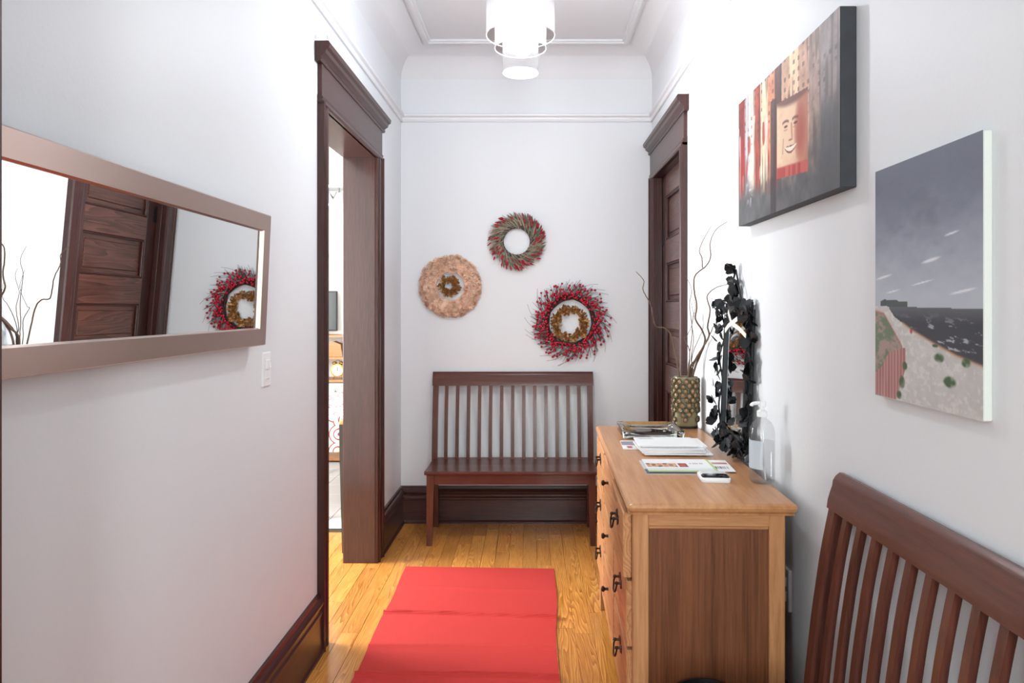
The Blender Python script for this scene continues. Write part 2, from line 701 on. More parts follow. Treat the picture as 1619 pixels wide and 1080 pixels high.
for k in range(NT + 1):
    t = PI / 2 * k / NT
    rings.append([b.bm.verts.new(p) for p in cove_ring(RC * (1 - math.cos(t)), HC - RC + RC * math.sin(t))])
for k in range(NT):
    for j in range(3):
        b.bm.faces.new((rings[k][j], rings[k][j + 1], rings[k + 1][j + 1], rings[k + 1][j]))
struct(b.build('trim_cove', M_ceil, smooth=True, ang=50), 'white plaster cove between walls and ceiling')
b = MB()
b.box(-1.3, 1.0, Y0 - 0.02, D + 0.12, HC, HC + 0.1)
b.box(-2.5, 1.0, -2.1, Y0 + 0.2, HC, HC + 0.1)
struct(b.build('ceiling', M_ceil), 'white ceiling with a coved edge')
b = MB()
for (i0, i1, dz) in ((RC - 0.004, RC + 0.05, 0.014), (RC + 0.012, RC + 0.034, 0.022)):
    P = cove_ring(i0, HC - dz)
    Q = cove_ring(i1, HC - dz)
    P2 = cove_ring(i0, HC + 0.002)
    Q2 = cove_ring(i1, HC + 0.002)
    V = [[b.bm.verts.new(p) for p in r] for r in (P, Q, Q2, P2)]
    fs = []
    for j in range(3):
        for a in range(4):
            c = (a + 1) % 4
            fs.append(b.bm.faces.new((V[a][j], V[a][j + 1], V[c][j + 1], V[c][j])))
    bmesh.ops.recalc_face_normals(b.bm, faces=fs)
struct(b.build('trim_ceiling_frame', M_rail), 'flat white moulding framing the ceiling')

# picture rail
railp = [(0, 2.800), (0.012, 2.800), (0.016, 2.808), (0.010, 2.818), (0.012, 2.830), (0.026, 2.838), (0.028, 2.850), (0.018, 2.856), (0, 2.856)]
o = MB().prism(railp, 'Y', 0.8 - D, 0).build('trim_picture_rail_left', M_rail, **LF)
struct(o, 'white picture rail above the doorway')
o = MB().prism([(D - p, z) for p, z in railp], 'X', XL, XR).build('trim_picture_rail_back', M_rail)
struct(o, 'white picture rail on the end wall')
o = MB().prism([(XR - p, z) for p, z in railp], 'Y', -2, D).build('trim_picture_rail_right', M_rail)
struct(o, 'white picture rail above the panelled door')

# baseboards
basep = [(0, 0), (0.030, 0), (0.030, 0.012), (0.022, 0.022), (0.020, 0.160), (0.024, 0.166), (0.024, 0.178), (0.018, 0.186), (0.018, 0.200),
         (0.027, 0.208), (0.029, 0.220), (0.022, 0.232), (0.014, 0.240), (0.012, 0.256), (0, 0.258)]
b = MB().prism(basep, 'Y', 1.0 - D, 3.085 - D).prism(basep, 'Y', 4.275 - D, 0)
struct(b.build('baseboard_left', M_trimY, **LF), 'tall dark stained baseboard along the doorway wall')
b = MB().prism([(D - p, z) for p, z in basep], 'X', XL, XR)
struct(b.build('baseboard_back', M_trimX), 'tall dark stained baseboard behind the bench')
b = MB().prism([(XR - p, z) for p, z in basep], 'Y', -1.9, 3.85)
struct(b.build('baseboard_right', M_trimY), 'tall dark stained baseboard behind the dresser')

# floor: slab with real boards
b = MB()
b.box(-3.4, 1.1, -2.2, 7.4, -0.06, -0.016)
fl = struct(b.build('floor', M_floor_plain), 'varnished oak strip floor')
BW = 0.083
lens = [0.46, 0.62, 0.8, 0.97, 1.15, 1.36]
bmeshes = [MB().box(0, BW - 0.0012, 0, l - 0.0012, -0.0155, 0, bev=0.0008).mesh('floorboard', M_floor) for l in lens]


def lay(xa, xb, ya, yb):
    x = xa
    while x < xb:
        y = ya - random.random() * 0.9
        while y < yb:
            i = random.randrange(6)
            if y + lens[i] > yb:
                s = max(0.02, (yb - y) / lens[i])
            else:
                s = 1
            if y + lens[i] > ya:
                link('floorboard', bmeshes[i], fl, (x, y, random.uniform(-0.0004, 0)), (0, 0, 0), (1, s, 1))
            y += lens[i]
        x += BW


lay(-0.955, XR + 0.02, 1.0, D)
lay(-0.955 - BW * 14, -0.956, 2.9, 4.74)
MB().box(-2.5, 1.0, -2.1, 0.6, -0.016, -0.001).build('foyer_boards', M_floor, fl)
MB().box(-3.3, -1.08, 4.74, 4.80, -0.016, 0.008, bev=0.004).build('threshold', M_dkleg, fl)
tile = MB().box(0, 0.297, 0, 0.297, -0.015, 0, bev=0.002).mesh('floor_tile', M_tile)
for i in range(4):
    for j in range(8):
        link('floor_tile', tile, fl, (-2.32 + i * 0.3, 4.802 + j * 0.3, 0))

# kitchen shell
MB().box(-3.4, -3.25, 2.2, 7.4, -0.02, 0.9).box(-3.4, -3.25, 2.2, 7.4, 2.4, 3.2).box(-3.4, -3.25, 2.2, 3.2, 0.9, 2.4) \
    .box(-3.4, -3.25, 4.8, 7.4, 0.9, 2.4).build('wall_kitchen_left', M_kwhite)['kind'] = 'structure'
MB().box(-3.4, 1.0, 7.2, 7.32, -0.02, 3.2).build('wall_kitchen_back', M_kwhite)['kind'] = 'structure'
MB().box(-3.4, -1.13, 2.2, 2.3, -0.02, 3.2).build('wall_kitchen_front', M_kwhite)['kind'] = 'structure'
MB().box(-1.092, -1.0, D + 0.12, 7.2, -0.02, 3.2).build('wall_kitchen_right', M_kwhite)['kind'] = 'structure'
MB().box(-3.4, -1.09, 2.2, 7.4, 3.0, 3.1).build('ceiling_kitchen', M_kwhite)['kind'] = 'structure'
b = MB()
for y in (3.2, 3.98, 4.76):
    b.box(-3.36, -3.24, y, y + 0.04, 0.9, 2.4)
for z in (0.9, 2.36):
    b.box(-3.36, -3.24, 3.2, 4.8, z, z + 0.04)
o = struct(b.build('window_4', M_kwhite))
MB().box(-3.35, -3.344, 3.2, 4.8, 0.9, 2.4).build('pane', M_glass, o)


# ---- dark cased doorway in the left wall
dw = struct(thing('door_1', 'tall cased doorway of dark stained wood with moulded head', 'doorway', LF['loc'], -AL))
del dw['category']


def casing_profile(w, p, flip):
    q = [(0, 0), (0, p), (0.012, p + 0.004), (0.02, p), (0.028, p - 0.008), (w - 0.04, p - 0.008), (w - 0.034, p - 0.002), (w - 0.022, p - 0.002),
         (w - 0.016, p - 0.008), (w, p - 0.012), (w, 0)]
    return [(y, (w - a) if flip else a) for a, y in q]


# near casing (wide side towards the camera) and far casing; profile runs from the outer edge inwards
ya, yb_ = 3.08 - D, 3.18 - D
MB().prism([(x, ya + y) for x, y in casing_profile(0.10, 0.03, False)], 'Z', 0, 2.40).build('casing', M_trimZ, dw)
yc = 4.16 - D
MB().prism([(x, yc + y) for x, y in casing_profile(0.12, 0.03, True)], 'Z', 0, 2.40).build('casing', M_trimZ, dw)
# jamb lining
MB().box(T - 0.012, 0.012, 3.158 - D, 3.18 - D, 0, 2.39, bev=0.002).build('jamb', M_jamb, dw)
MB().box(T - 0.012, 0.012, 4.16 - D, 4.182 - D, 0, 2.39, bev=0.002).build('jamb', M_jamb, dw)
MB().box(T - 0.012, 0.012, 3.158 - D, 4.182 - D, 2.385, 2.412, bev=0.002).build('head_jamb', M_trimY, dw)
# head: moulded lower band, frieze board, cornice cap
h = [(0, 2.385), (0.022, 2.385), (0.03, 2.392), (0.03, 2.402), (0.022, 2.408), (0.026, 2.418), (0.018, 2.428), (0, 2.43)]
MB().prism(h, 'Y', ya, 4.28 - D).build('head_moulding', M_trimY, dw)
MB().box(0, 0.02, ya + 0.004, 4.276 - D, 2.425, 2.585, bev=0.002).build('frieze', M_trimY, dw)
cap = [(0, 2.565), (0.024, 2.565), (0.03, 2.575), (0.026, 2.585), (0.034, 2.592), (0.046, 2.600), (0.05, 2.615), (0.062, 2.622), (0.066, 2.640),
       (0.06, 2.65), (0, 2.65)]
MB().prism(cap, 'Y', 3.045 - D, 4.315 - D).build('cornice', M_trimY, dw)
# casing of the next opening, right at the edge of view
o = MB().box(0, 0.208, 0.86 - D, 1.0 - D, 0, 2.45, bev=0.002).build('trim_foyer_casing', M_trimZ, **LF)
struct(o, 'dark stained casing of the foyer opening')
o = MB().tube(smooth_path([(0.045, 3.06 - D, 2.648), (0.045, 3.06 - D, 2.672), (0.045, 3.072 - D, 2.684), (0.045, 3.084 - D, 2.672), (0.045, 3.08 - D, 2.662)], 5),
              0.003, 8).build('cup_hook', M_hook, smooth=True, **LF)
tag(o, 'tiny white cup hook screwed into the doorway cornice', 'hook')

# ---- panelled door in the right wall
dr = struct(thing('door_2', 'dark wooden door with stacked horizontal panels in moulded casing', 'door', (XR, 0, 0)))
del dr['category']
q = casing_profile(0.115, 0.028, False)
MB().prism([(-x, 3.84 + y) for x, y in q], 'Z', 0, 2.40).build('casing', M_trimZ, dr)
q = casing_profile(0.115, 0.028, True)
MB().prism([(-x, 4.818 + y) for x, y in q], 'Z', 0, 2.40).build('casing', M_trimZ, dr)
MB().box(-0.01, 0.12, 3.93, 3.95, 0, 2.39, bev=0.002).build('jamb', M_trimZ, dr)
MB().box(-0.01, 0.12, 4.82, 4.84, 0, 2.39, bev=0.002).build('jamb', M_trimZ, dr)
MB().box(-0.01, 0.12, 3.93, 4.84, 2.385, 2.41, bev=0.002).build('head_jamb', M_trimY, dr)
MB().box(0.01, 0.044, 4.805, 4.82, 0, 2.385, bev=0.003).build('door_stop', M_trimZ, dr)
MB().prism([(-x, z) for x, z in h], 'Y', 3.84, 4.933).build('head_moulding', M_trimY, dr)
MB().box(-0.02, 0, 3.844, 4.929, 2.425, 2.585, bev=0.002).build('frieze', M_trimY, dr)
MB().prism([(-x, z) for x, z in cap], 'Y', 3.805, 4.952).build('cornice', M_trimY, dr)
# leaf: stiles and rails, with recessed raised panels between
lx0, lx1 = 0.045, 0.08
leaf = MB().box(lx0, lx1, 3.952, 4.07, 0.01, 2.385, bev=0.003).box(lx0, lx1, 4.70, 4.818, 0.01, 2.385, bev=0.003)
panz = [(0.24, 0.53), (0.68, 0.955), (1.13, 1.365), (1.54, 1.795), (1.95, 2.24)]
zz = [0.01]
for a, c in panz:
    zz += [a, c]
zz.append(2.385)
lf = leaf.build('door_stiles', M_trimZ, dr)
for i in range(0, len(zz), 2):
    MB().box(lx0 + 0.001, lx1, 4.06, 4.71, zz[i], zz[i + 1], bev=0.003).build('rail', M_panel, dr)
for a, c in panz:
    b = MB().box(lx0 + 0.022, lx1 - 0.004, 4.065, 4.705, a - 0.005, c + 0.005)
    b.box(lx0 + 0.014, lx0 + 0.026, 4.115, 4.655, a + 0.04, c - 0.04, bev=0.006)
    o = b.build('panel', M_panel, dr)
    bm_ = MB()
    for (ya2, yb2, za, zb) in ((4.068, 4.084, a, c), (4.686, 4.702, a, c), (4.068, 4.702, a, a + 0.014), (4.068, 4.702, c - 0.014, c)):
        bm_.box(lx0 + 0.004, lx0 + 0.024, ya2, yb2, za, zb, bev=0.005)
    bm_.build('panel_moulding', M_trimY, o)
for z in (0.35, 1.98):
    b = MB().tube([(lx0 - 0.006, 4.815, z - 0.055), (lx0 - 0.006, 4.815, z + 0.055)], 0.009, 10)
    b.ball((lx0 - 0.006, 4.815, z + 0.064), 0.009, 1).ball((lx0 - 0.006, 4.815, z - 0.064), 0.009, 1)
    b.box(lx0 - 0.004, lx0 + 0.002, 4.77, 4.815, z - 0.055, z + 0.055)
    b.build('hinge', M_iron, dr, smooth=True)


# ------------------------------------------------------------------ benches
def back_y(z):
    zs = [0.0, 0.45, 0.493, 0.694, 0.8475, 0.964, 1.057]
    ys = [-0.085, -0.092, -0.091, -0.0685, -0.046, -0.023, 0.0]
    return float(np.interp(z, zs, ys))


def strip(mb, xc, wd, dp, z0, z1, n=10):
    """curved upright that follows the back's side profile"""
    rows = []
    for i in range(n + 1):
        z = z0 + (z1 - z0) * i / n
        y = back_y(z)
        rows.append([mb.bm.verts.new((xc + sx * wd / 2, y + sy, z)) for sx, sy in ((-1, 0), (1, 0), (1, dp), (-1, dp))])
    fs = [mb.bm.faces.new(rows[0]), mb.bm.faces.new(rows[-1][::-1])]
    for a, c in zip(rows, rows[1:]):
        for k in range(4):
            fs.append(mb.bm.faces.new((a[k], a[(k + 1) % 4], c[(k + 1) % 4], c[k])))
    bmesh.ops.recalc_face_normals(mb.bm, faces=fs)
    return mb


def make_bench(label):
    r = thing('slat_back_bench', label, 'bench', group='matching slat back benches')
    W = 0.545
    # seat, slightly dished plank with rounded front
    prof = [(-0.470, 0.449), (-0.482, 0.456), (-0.482, 0.466), (-0.474, 0.473), (-0.40, 0.470), (-0.25, 0.466), (-0.12, 0.468), (-0.045, 0.472), (-0.045, 0.447)]
    MB().prism(prof, 'X', -W, W).build('seat', M_benchX, r)
    # aprons
    MB().box(-W + 0.055, W - 0.055, -0.455, -0.433, 0.385, 0.452, bev=0.002).build('front_apron', M_benchX, r)
    MB().box(-W + 0.06, W - 0.06, -0.085, -0.063, 0.385, 0.452, bev=0.002).build('rear_apron', M_benchX, r)
    for s in (-1, 1):
        MB().box(s * (W - 0.035) - 0.011, s * (W - 0.035) + 0.011, -0.43, -0.08, 0.385, 0.452, bev=0.002).build('side_apron', M_benchX, r)
    # front legs taper and splay outwards a little
    for s in (-1, 1):
        b = MB()
        rows = []
        for z, ww, yf, yr in ((0.45, 0.046, -0.462, -0.418), (0.38, 0.046, -0.462, -0.418), (0.0, 0.034, -0.462, -0.428)):
            xo = s * (W - 0.012) if z > 0.1 else s * (W - 0.012)
            rows.append([b.bm.verts.new((x, y, z)) for x, y in ((xo, yf), (xo - s * ww, yf), (xo - s * ww, yr), (xo, yr))])
        fs = [b.bm.faces.new(rows[0]), b.bm.faces.new(rows[-1])]
        for a, c in zip(rows, rows[1:]):
            for k in range(4):
                fs.append(b.bm.faces.new((a[k], a[(k + 1) % 4], c[(k + 1) % 4], c[k])))
        bmesh.ops.recalc_face_normals(b.bm, faces=fs)
        b.build('leg', M_benchZ, r)
    for s in (-1, 1):
        b = MB()
        rows = []
        for z, yf in ((0.47, -0.092), (0.3, -0.094), (0.0, -0.075)):
            ww = 0.036
            xo = s * (W - 0.0)
            rows.append([b.bm.verts.new((x, y, z)) for x, y in ((xo, yf), (xo - s * ww, yf), (xo - s * ww, yf + 0.034), (xo, yf + 0.034))])
        fs = [b.bm.faces.new(rows[0]), b.bm.faces.new(rows[-1])]
        for a, c in zip(rows, rows[1:]):
            for k in range(4):
                fs.append(b.bm.faces.new((a[k], a[(k + 1) % 4], c[(k + 1) % 4], c[k])))
        bmesh.ops.recalc_face_normals(b.bm, faces=fs)
        b.build('leg', M_benchZ, r)
    for s in (-1, 1):
        strip(MB(), s * (W - 0.012), 0.037, 0.03, 0.46, 0.975).build('back_post', M_benchZ, r)
    sl = strip(MB(), 0, 0.0235, 0.017, 0.462, 0.975).mesh('slat', M_benchZ)
    for i in range(13):
        link('slat', sl, r, ((i - 6) * 0.0762, 0.002, 0))
    # rolled top rail
    rp = [(-0.027, 0.963), (-0.024, 0.985), (-0.018, 1.005), (-0.012, 1.022), (-0.010, 1.036), (-0.003, 1.048), (0.008, 1.057), (0.018, 1.056),
          (0.024, 1.046), (0.022, 1.02), (0.012, 0.985), (0.006, 0.963)]
    MB().prism(rp, 'X', -0.556, 0.556).build('top_rail', M_benchX, r, smooth=True, ang=40)
    return r


bench = make_bench('reddish brown slatted bench standing against the end wall under the wreaths')
bench.location = (-0.119, 4.922, 0)
bench2 = copy_tree(bench)
bench2['label'] = 'reddish brown slatted bench against the side wall below the beach canvas'
bench2.location = (0.826, 1.353, 0)
bench2.rotation_euler = (0, 0, -PI / 2)

# ------------------------------------------------------------------ dresser
DZ = 0.91
DLOC = Vector((0.292, 2.133, 0))
DRZ = -0.026
dres = thing('dresser', 'light oak dresser with bronze drawer pulls and a darker end panel', 'dresser', DLOC, DRZ)
tp = [(0.006, 0.876), (0.010, 0.880), (0.002, 0.888), (0.0, 0.897), (0.003, 0.905), (0.010, 0.910)]
b = MB()
# moulded top: stack of rounded-corner outlines


def rrect(x0, x1, y0, y1, r, n=5):
    pts = []
    for cx, cy, a0 in ((x1 - r, y1 - r, 0), (x0 + r, y1 - r, PI / 2), (x0 + r, y0 + r, PI), (x1 - r, y0 + r, 3 * PI / 2)):
        for k in range(n + 1):
            a = a0 + PI / 2 * k / n
            pts.append((cx + r * math.cos(a), cy + r * math.sin(a)))
    return pts


def stack(b, layers, close=True):
    rings = [[b.bm.verts.new((x, y, z)) for x, y in pts] for pts, z in layers]
    fs = []
    n = len(rings[0])
    for a, c in zip(rings, rings[1:]):
        for k in range(n):
            fs.append(b.bm.faces.new((a[k], a[(k + 1) % n], c[(k + 1) % n], c[k])))
    if close:
        fs.append(b.bm.faces.new(rings[0][::-1]))
        fs.append(b.bm.faces.new(rings[-1]))
    bmesh.ops.recalc_face_normals(b.bm, faces=fs)
    return b


stack(b, [(rrect(i, 0.515 - i, i, 1.43 - i, 0.016), z) for i, z in tp]).build('top', M_oakY, dres, smooth=True, ang=30)
bx0, bx1, by0, by1 = 0.02, 0.478, 0.016, 1.414
# carcass
b = MB().box(bx0 + 0.006, bx1 - 0.004, by0 + 0.03, by1 - 0.02, 0.12, 0.872)
b.build('carcass', M_oakPan, dres)
for (ya3, yb3, nm) in ((by0, by0 + 0.035, 'near'), (by1 - 0.035, by1, 'far')):
    MB().box(bx0, bx0 + 0.048, ya3, yb3, 0.0, 0.877, bev=0.003).build('corner_post', M_oakZ, dres)
    MB().box(bx1 - 0.048, bx1, ya3, yb3, 0.0, 0.877, bev=0.003).build('corner_post', M_oakZ, dres)
    MB().box(bx0 + 0.047, bx1 - 0.047, ya3 + 0.002, yb3 - 0.002, 0.838, 0.877, bev=0.002).box(
        bx0 + 0.047, bx1 - 0.047, ya3 + 0.006, yb3 - 0.006, 0.828, 0.84, bev=0.003).build('end_rail', M_oakX, dres)
    MB().box(bx0 + 0.047, bx1 - 0.047, ya3 + 0.002, yb3 - 0.002, 0.10, 0.16, bev=0.002).build('end_rail', M_oakX, dres)
    MB().box(bx0 + 0.046, bx1 - 0.046, ya3 + 0.012, yb3 - 0.012, 0.155, 0.83).build('end_panel', M_oakPan, dres)
# front frame
cols = [(0.055, 0.47), (0.50, 0.93), (0.96, 1.375)]
rows = [(0.665, 0.868), (0.452, 0.655), (0.239, 0.442)]
for y in (0.485, 0.945):
    MB().box(bx0 + 0.002, bx0 + 0.03, y - 0.013, y + 0.013, 0.12, 0.876, bev=0.002).build('divider', M_oakZ, dres)
MB().box(bx0 + 0.002, bx0 + 0.03, by0 + 0.03, by1 - 0.03, 0.12, 0.235, bev=0.002).build('apron', M_oakY, dres)


def pull(parent, x, y, z):
    """antique bail pull: two rosette posts, shaped backplate, swinging bail"""
    b = MB()
    pl = [(-0.045, 0.004), (-0.036, 0.016), (-0.02, 0.010), (-0.010, 0.024), (0.0, 0.030), (0.010, 0.024), (0.02, 0.010), (0.036, 0.016), (0.045, 0.004),
          (0.038, -0.012), (0.02, -0.008), (0.008, -0.022), (0, -0.027), (-0.008, -0.022), (-0.02, -0.008), (-0.038, -0.012)]
    b.prism([(p[0], p[1]) for p in pl], 'X', -0.003, 0.0)
    for s in (-1, 1):
        b.tube([(0, s * 0.03, 0.004), (-0.010, s * 0.03, 0.004), (-0.017, s * 0.03, 0.004)], [0.005, 0.004, 0.006], 8)
        b.ball((-0.018, s * 0.03, 0.004), 0.0065, 1)
    o = b.build('pull_plate', M_bronze, parent, loc=(x, y, z), smooth=True)
    b = MB().tube(smooth_path([(-0.016, -0.03, 0.004), (-0.02, -0.036, -0.012), (-0.022, -0.024, -0.026), (-0.024, 0, -0.032), (-0.022, 0.024, -0.026),
                               (-0.02, 0.036, -0.012), (-0.016, 0.03, 0.004)], 4), 0.0032, 6)
    b.build('pull_bail', M_bronze, parent, loc=(x, y, z), smooth=True)


for ci, (ya3, yb3) in enumerate(cols):
    for (za, zb) in rows:
        m = MB().box(0.004, bx0 + 0.012, ya3, yb3, za, zb, bev=0.004)
        d_ = m.build('drawer', M_oakDr, dres, loc=(-0.010 if ci == 0 and za > .6 else 0, 0, 0))
        if ci == 1:
            k = MB().lathe([(0, 0), (0.006, 0), (0.005, 0.012), (0.011, 0.018), (0.012, 0.022), (0.009, 0.027), (0, 0.029)], 12,
                           (0.004, (ya3 + yb3) / 2, (za + zb) / 2 + 0.03), M=Matrix.Rotation(-PI / 2, 3, 'Y'))
            k.build('knob', M_bronze, d_, smooth=True)
        else:
            pull(d_, 0.005, (ya3 + yb3) / 2 - 0.03, (za + zb) / 2 + 0.035)


def dtop(lx, ly):
    """point on the dresser top from local coordinates"""
    c, s = math.cos(DRZ), math.sin(DRZ)
    return Vector((DLOC.x + lx * c - ly * s, DLOC.y + lx * s + ly * c, DZ))


# ------------------------------------------------------------------ vase and willow branches
vc = Vector((0.768, 3.495, DZ))
vase = thing('ceramic_vase', 'olive ceramic vase studded with tan discs holding dry branches', 'vase', vc)
sy = 0.72
b = MB().lathe([(0, 0), (0.055, 0), (0.058, 0.004), (0.0585, 0.02), (0.060, 0.12), (0.060, 0.245), (0.058, 0.252), (0.054, 0.250), (0.054, 0.03), (0, 0.028)], 40, sx=1, sy=sy)
b.build('body', M_vase, vase, smooth=True)
MB().lathe([(0, -0.0), (0.0595, 0.0), (0.060, 0.012), (0.0, 0.012)], 40, sx=1, sy=sy).build('foot', M_blackm, vase)
ringm = MB()
for k in range(1):
    prof = [(0.0062, 0.0), (0.0105, 0.0), (0.0112, 0.003), (0.0092, 0.0068), (0.0070, 0.0055), (0.0062, 0.001)]
    ringm.lathe(prof, 14)
ringme = ringm.mesh('ring_boss', M_ring, True)
discme = MB().lathe([(0, 0.004), (0.004, 0.0038), (0.0072, 0.002), (0.0072, 0)], 12).mesh('disc', M_disc, True)
rows_v = 9
for j in range(rows_v):
    z = 0.232 - j * 0.0235
    n = 11
    for i in range(n):
        if j > 6 and random.random() < 0.35 + 0.12 * (j - 6):
            continue
        a = 2 * PI * (i + 0.5 * (j % 2)) / n + random.uniform(-0.06, 0.06)
        p = Vector((0.060 * math.cos(a), 0.060 * sy * math.sin(a), z + random.uniform(-0.003, 0.003)))
        nrm = Vector((math.cos(a), math.sin(a) / sy, 0)).normalized()
        e = nrm.to_track_quat('Z', 'Y').to_euler()
        s = random.uniform(1.25, 1.55)
        r_ = link('ring_boss', ringme, vase, p - nrm * 0.001, e, (s, s, s))
        link('disc', discme, r_)

# curly willow branches: control points (survey x, y) with a depth each; they all start inside the vase


def zc(cx, cy):
    return 990 + cx / 2.455, 340 + cy / 2.455


def branch(label, lists, r0=0.0042):
    b = MB()
    for n_, (pts, ra, rb) in enumerate(lists):
        P = []
        for cx, cy, Y in pts:
            px, py = zc(cx, cy)
            if px > 845:
                Y = min(Y, 0.836 * FPX / (px - 838))
            P.append(at(px, py, Y))
        if n_ == 0:
            foot = Vector((vc.x + random.uniform(-0.02, 0.02), vc.y + random.uniform(-0.015, 0.015), DZ + 0.032))
            P = [foot] + P
        S = smooth_path(P, 7)
        m = len(S)
        S = [p + Vector((random.uniform(-1, 1), random.uniform(-1, 1), 0)) * 0.0008 for p in S]
        b.tube(S, [ra + (rb - ra) * i / (m - 1) for i in range(m)], 7)
    o = b.build('willow_branch', M_branch, smooth=True, base=True)
    return tag(o, label, 'branch', 'curly willow branches in the vase')


branch('dark curly branch reaching out across the door casing', [([(205, 618, 3.48), (178, 480, 3.46), (150, 440, 3.45), (112, 428, 3.44), (95, 350, 3.42), (66, 292, 3.4), (68, 255, 3.4), (38, 220, 3.4)], 0.0045, 0.0016)])
branch('tallest curly branch forking into two thin tips', [([(262, 612, 3.48), (285, 550, 3.45), (306, 490, 3.42), (296, 450, 3.4), (270, 405, 3.38), (274, 350, 3.36), (264, 290, 3.34), (268, 235, 3.32), (312, 196, 3.25), (328, 160, 3.2), (326, 110, 3.15), (348, 58, 3.1), (392, 26, 3.0)], 0.0060, 0.0014),
                                                                  ([(296, 205, 3.28), (294, 165, 3.27), (284, 140, 3.25), (300, 95, 3.24), (331, 42, 3.2)], 0.0028, 0.0012)])
branch('thick branch bending towards the black iron mirror', [([(245, 612, 3.5), (270, 560, 3.46), (300, 510, 3.4), (322, 468, 3.3), (316, 430, 3.25), (326, 370, 3.2), (314, 318, 3.12), (345, 284, 3.02), (398, 268, 2.95)], 0.0062, 0.0014)])
branch('short forked twig beside the thick branch', [([(254, 612, 3.5), (282, 545, 3.47), (318, 478, 3.4), (340, 430, 3.3), (352, 415, 3.25)], 0.0040, 0.0015)])
branch('slender upright twig against the door casing', [([(243, 612, 3.5), (246, 540, 3.5), (256, 450, 3.5), (246, 350, 3.48), (254, 290, 3.46), (230, 235, 3.45)], 0.0030, 0.0011)])
branch('thin pale twig in the middle of the vase', [([(252, 612, 3.5), (258, 540, 3.48), (282, 480, 3.46), (298, 440, 3.45), (298, 385, 3.44)], 0.0028, 0.0010)])
branch('thin crooked twig curling to the side', [([(240, 612, 3.52), (246, 530, 3.52), (225, 478, 3.52), (236, 470, 3.52), (262, 400, 3.5), (250, 330, 3.5)], 0.0026, 0.0010)])
branch('fine twig with a hooked tip', [([(258, 612, 3.5), (252, 560, 3.5), (262, 480, 3.48), (255, 420, 3.48), (268, 360, 3.46), (262, 325, 3.46)], 0.0026, 0.0010)])

# ------------------------------------------------------------------ glass tray, mail, device, bottle on the dresser
tc_ = dtop(0.236, 1.19)
b = MB()
outer = [(rrect(-0.130, 0.130, -0.140, 0.140, 0.02), 0.0), (rrect(-0.138, 0.138, -0.150, 0.150, 0.02), 0.006), (rrect(-0.140, 0.140, -0.152, 0.152, 0.02), 0.034),
         (rrect(-0.130, 0.130, -0.142, 0.142, 0.03), 0.036), (rrect(-0.098, 0.098, -0.105, 0.105, 0.05), 0.018), (rrect(-0.08, 0.08, -0.085, 0.085, 0.045), 0.014)]
stack(b, outer)
o = b.build('glass_tray', M_glass, smooth=True, loc=tc_ + Vector((0, 0, 0.0005)), rot=(0, 0, DRZ), ang=30)
tag(o, 'thick square clear glass tray on the dresser in front of the vase', 'tray')


def printed(name, w_, d_, h_, fn, label, cat, loc, rz, group, nx=36, ny=20, tilt=0.0):
    """thin sheet stack with a printed top: the top is a fine grid with a print colour"""
    bm_ = bmesh.new()
    g = [[bm_.verts.new((-w_ / 2 + w_ * i / nx, d_ / 2 - d_ * j / ny, h_)) for i in range(nx + 1)] for j in range(ny + 1)]
    for j in range(ny):
        for i in range(nx):
            bm_.faces.new((g[j][i], g[j + 1][i], g[j + 1][i + 1], g[j][i + 1]))
    edge = [g[0][i] for i in range(nx + 1)] + [g[j][nx] for j in range(1, ny + 1)] + [g[ny][i] for i in range(nx - 1, -1, -1)] + [g[j][0] for j in range(ny - 1, 0, -1)]
    low = [bm_.verts.new((v.co.x, v.co.y, 0)) for v in edge]
    n = len(edge)
    for i in range(n):
        bm_.faces.new((edge[i], edge[(i + 1) % n], low[(i + 1) % n], low[i]))
    bm_.faces.new(low)
    bmesh.ops.recalc_face_normals(bm_, faces=bm_.faces)
    me = bpy.data.meshes.new(name)
    bm_.to_mesh(me)
    bm_.free()
    me.materials.append(M_print_paper)
    at_ = me.color_attributes.new('print', 'FLOAT_COLOR', 'POINT')
    vals = []
    for v in me.vertices:
        u, t = (v.co.x + w_ / 2) / w_, (d_ / 2 - v.co.y) / d_
        c = fn(u, t) if v.co.z > h_ * 0.5 else (226, 226, 226)
        vals += lin(c)
    at_.data.foreach_set('color', vals)
    o = bpy.data.objects.new(name, me)
    C.objects.link(o)
    o.location = loc
    o.rotation_euler = (0, tilt, rz)
    return tag(o, label, cat, group)


W_ = (234, 234, 234)


def env(u, v):
    if 0.42 < u < 0.8 and 0.42 < v < 0.5:
        return (190, 190, 192)
    if 0.06 < u < 0.3 and 0.1 < v < 0.2:
        return (150, 150, 154)
    return W_


def pr_grey(u, v):
    if u < 0.45 and 0.05 < v < 0.55:
        return (128, 126, 136) if int(v * 22) % 2 else (150, 148, 156)
    if 0.06 < u < 0.14 and 0.68 < v < 0.92:
        return (176, 40, 80)
    return W_


def pr_land(u, v):
    if 0.02 < u < 0.46 and 0.35 < v < 0.65:
        k = math.sin(u * 37) * math.cos(v * 23 + u * 11)
        return (214, 132, 82) if k > 0.2 else ((86, 76, 84) if k < -0.3 else (224, 184, 150))
    if 0.49 < u < 0.62 and 0.35 < v < 0.65:
        return (222, 62, 52) if (u - .555) ** 2 * 60 + (v - .5) ** 2 * 14 < 0.12 else (120, 52, 60)
    if 0.66 < u < 0.86 and 0.30 < v < 0.42:
        return (120, 122, 128) if int(u * 60) % 2 else W_
    if v > 0.93 or u > 0.97:
        return (170, 196, 110)
    if v > 0.75:
        return (214, 222, 220)
    return W_


def pr_label(u, v):
    if 0.5 < u < 0.95 and 0.2 < v < 0.36:
        return (190, 120, 110)
    if 0.35 < u < 0.9 and 0.55 < v < 0.78:
        return (70, 70, 74) if int(u * 30) % 2 else W_
    return W_


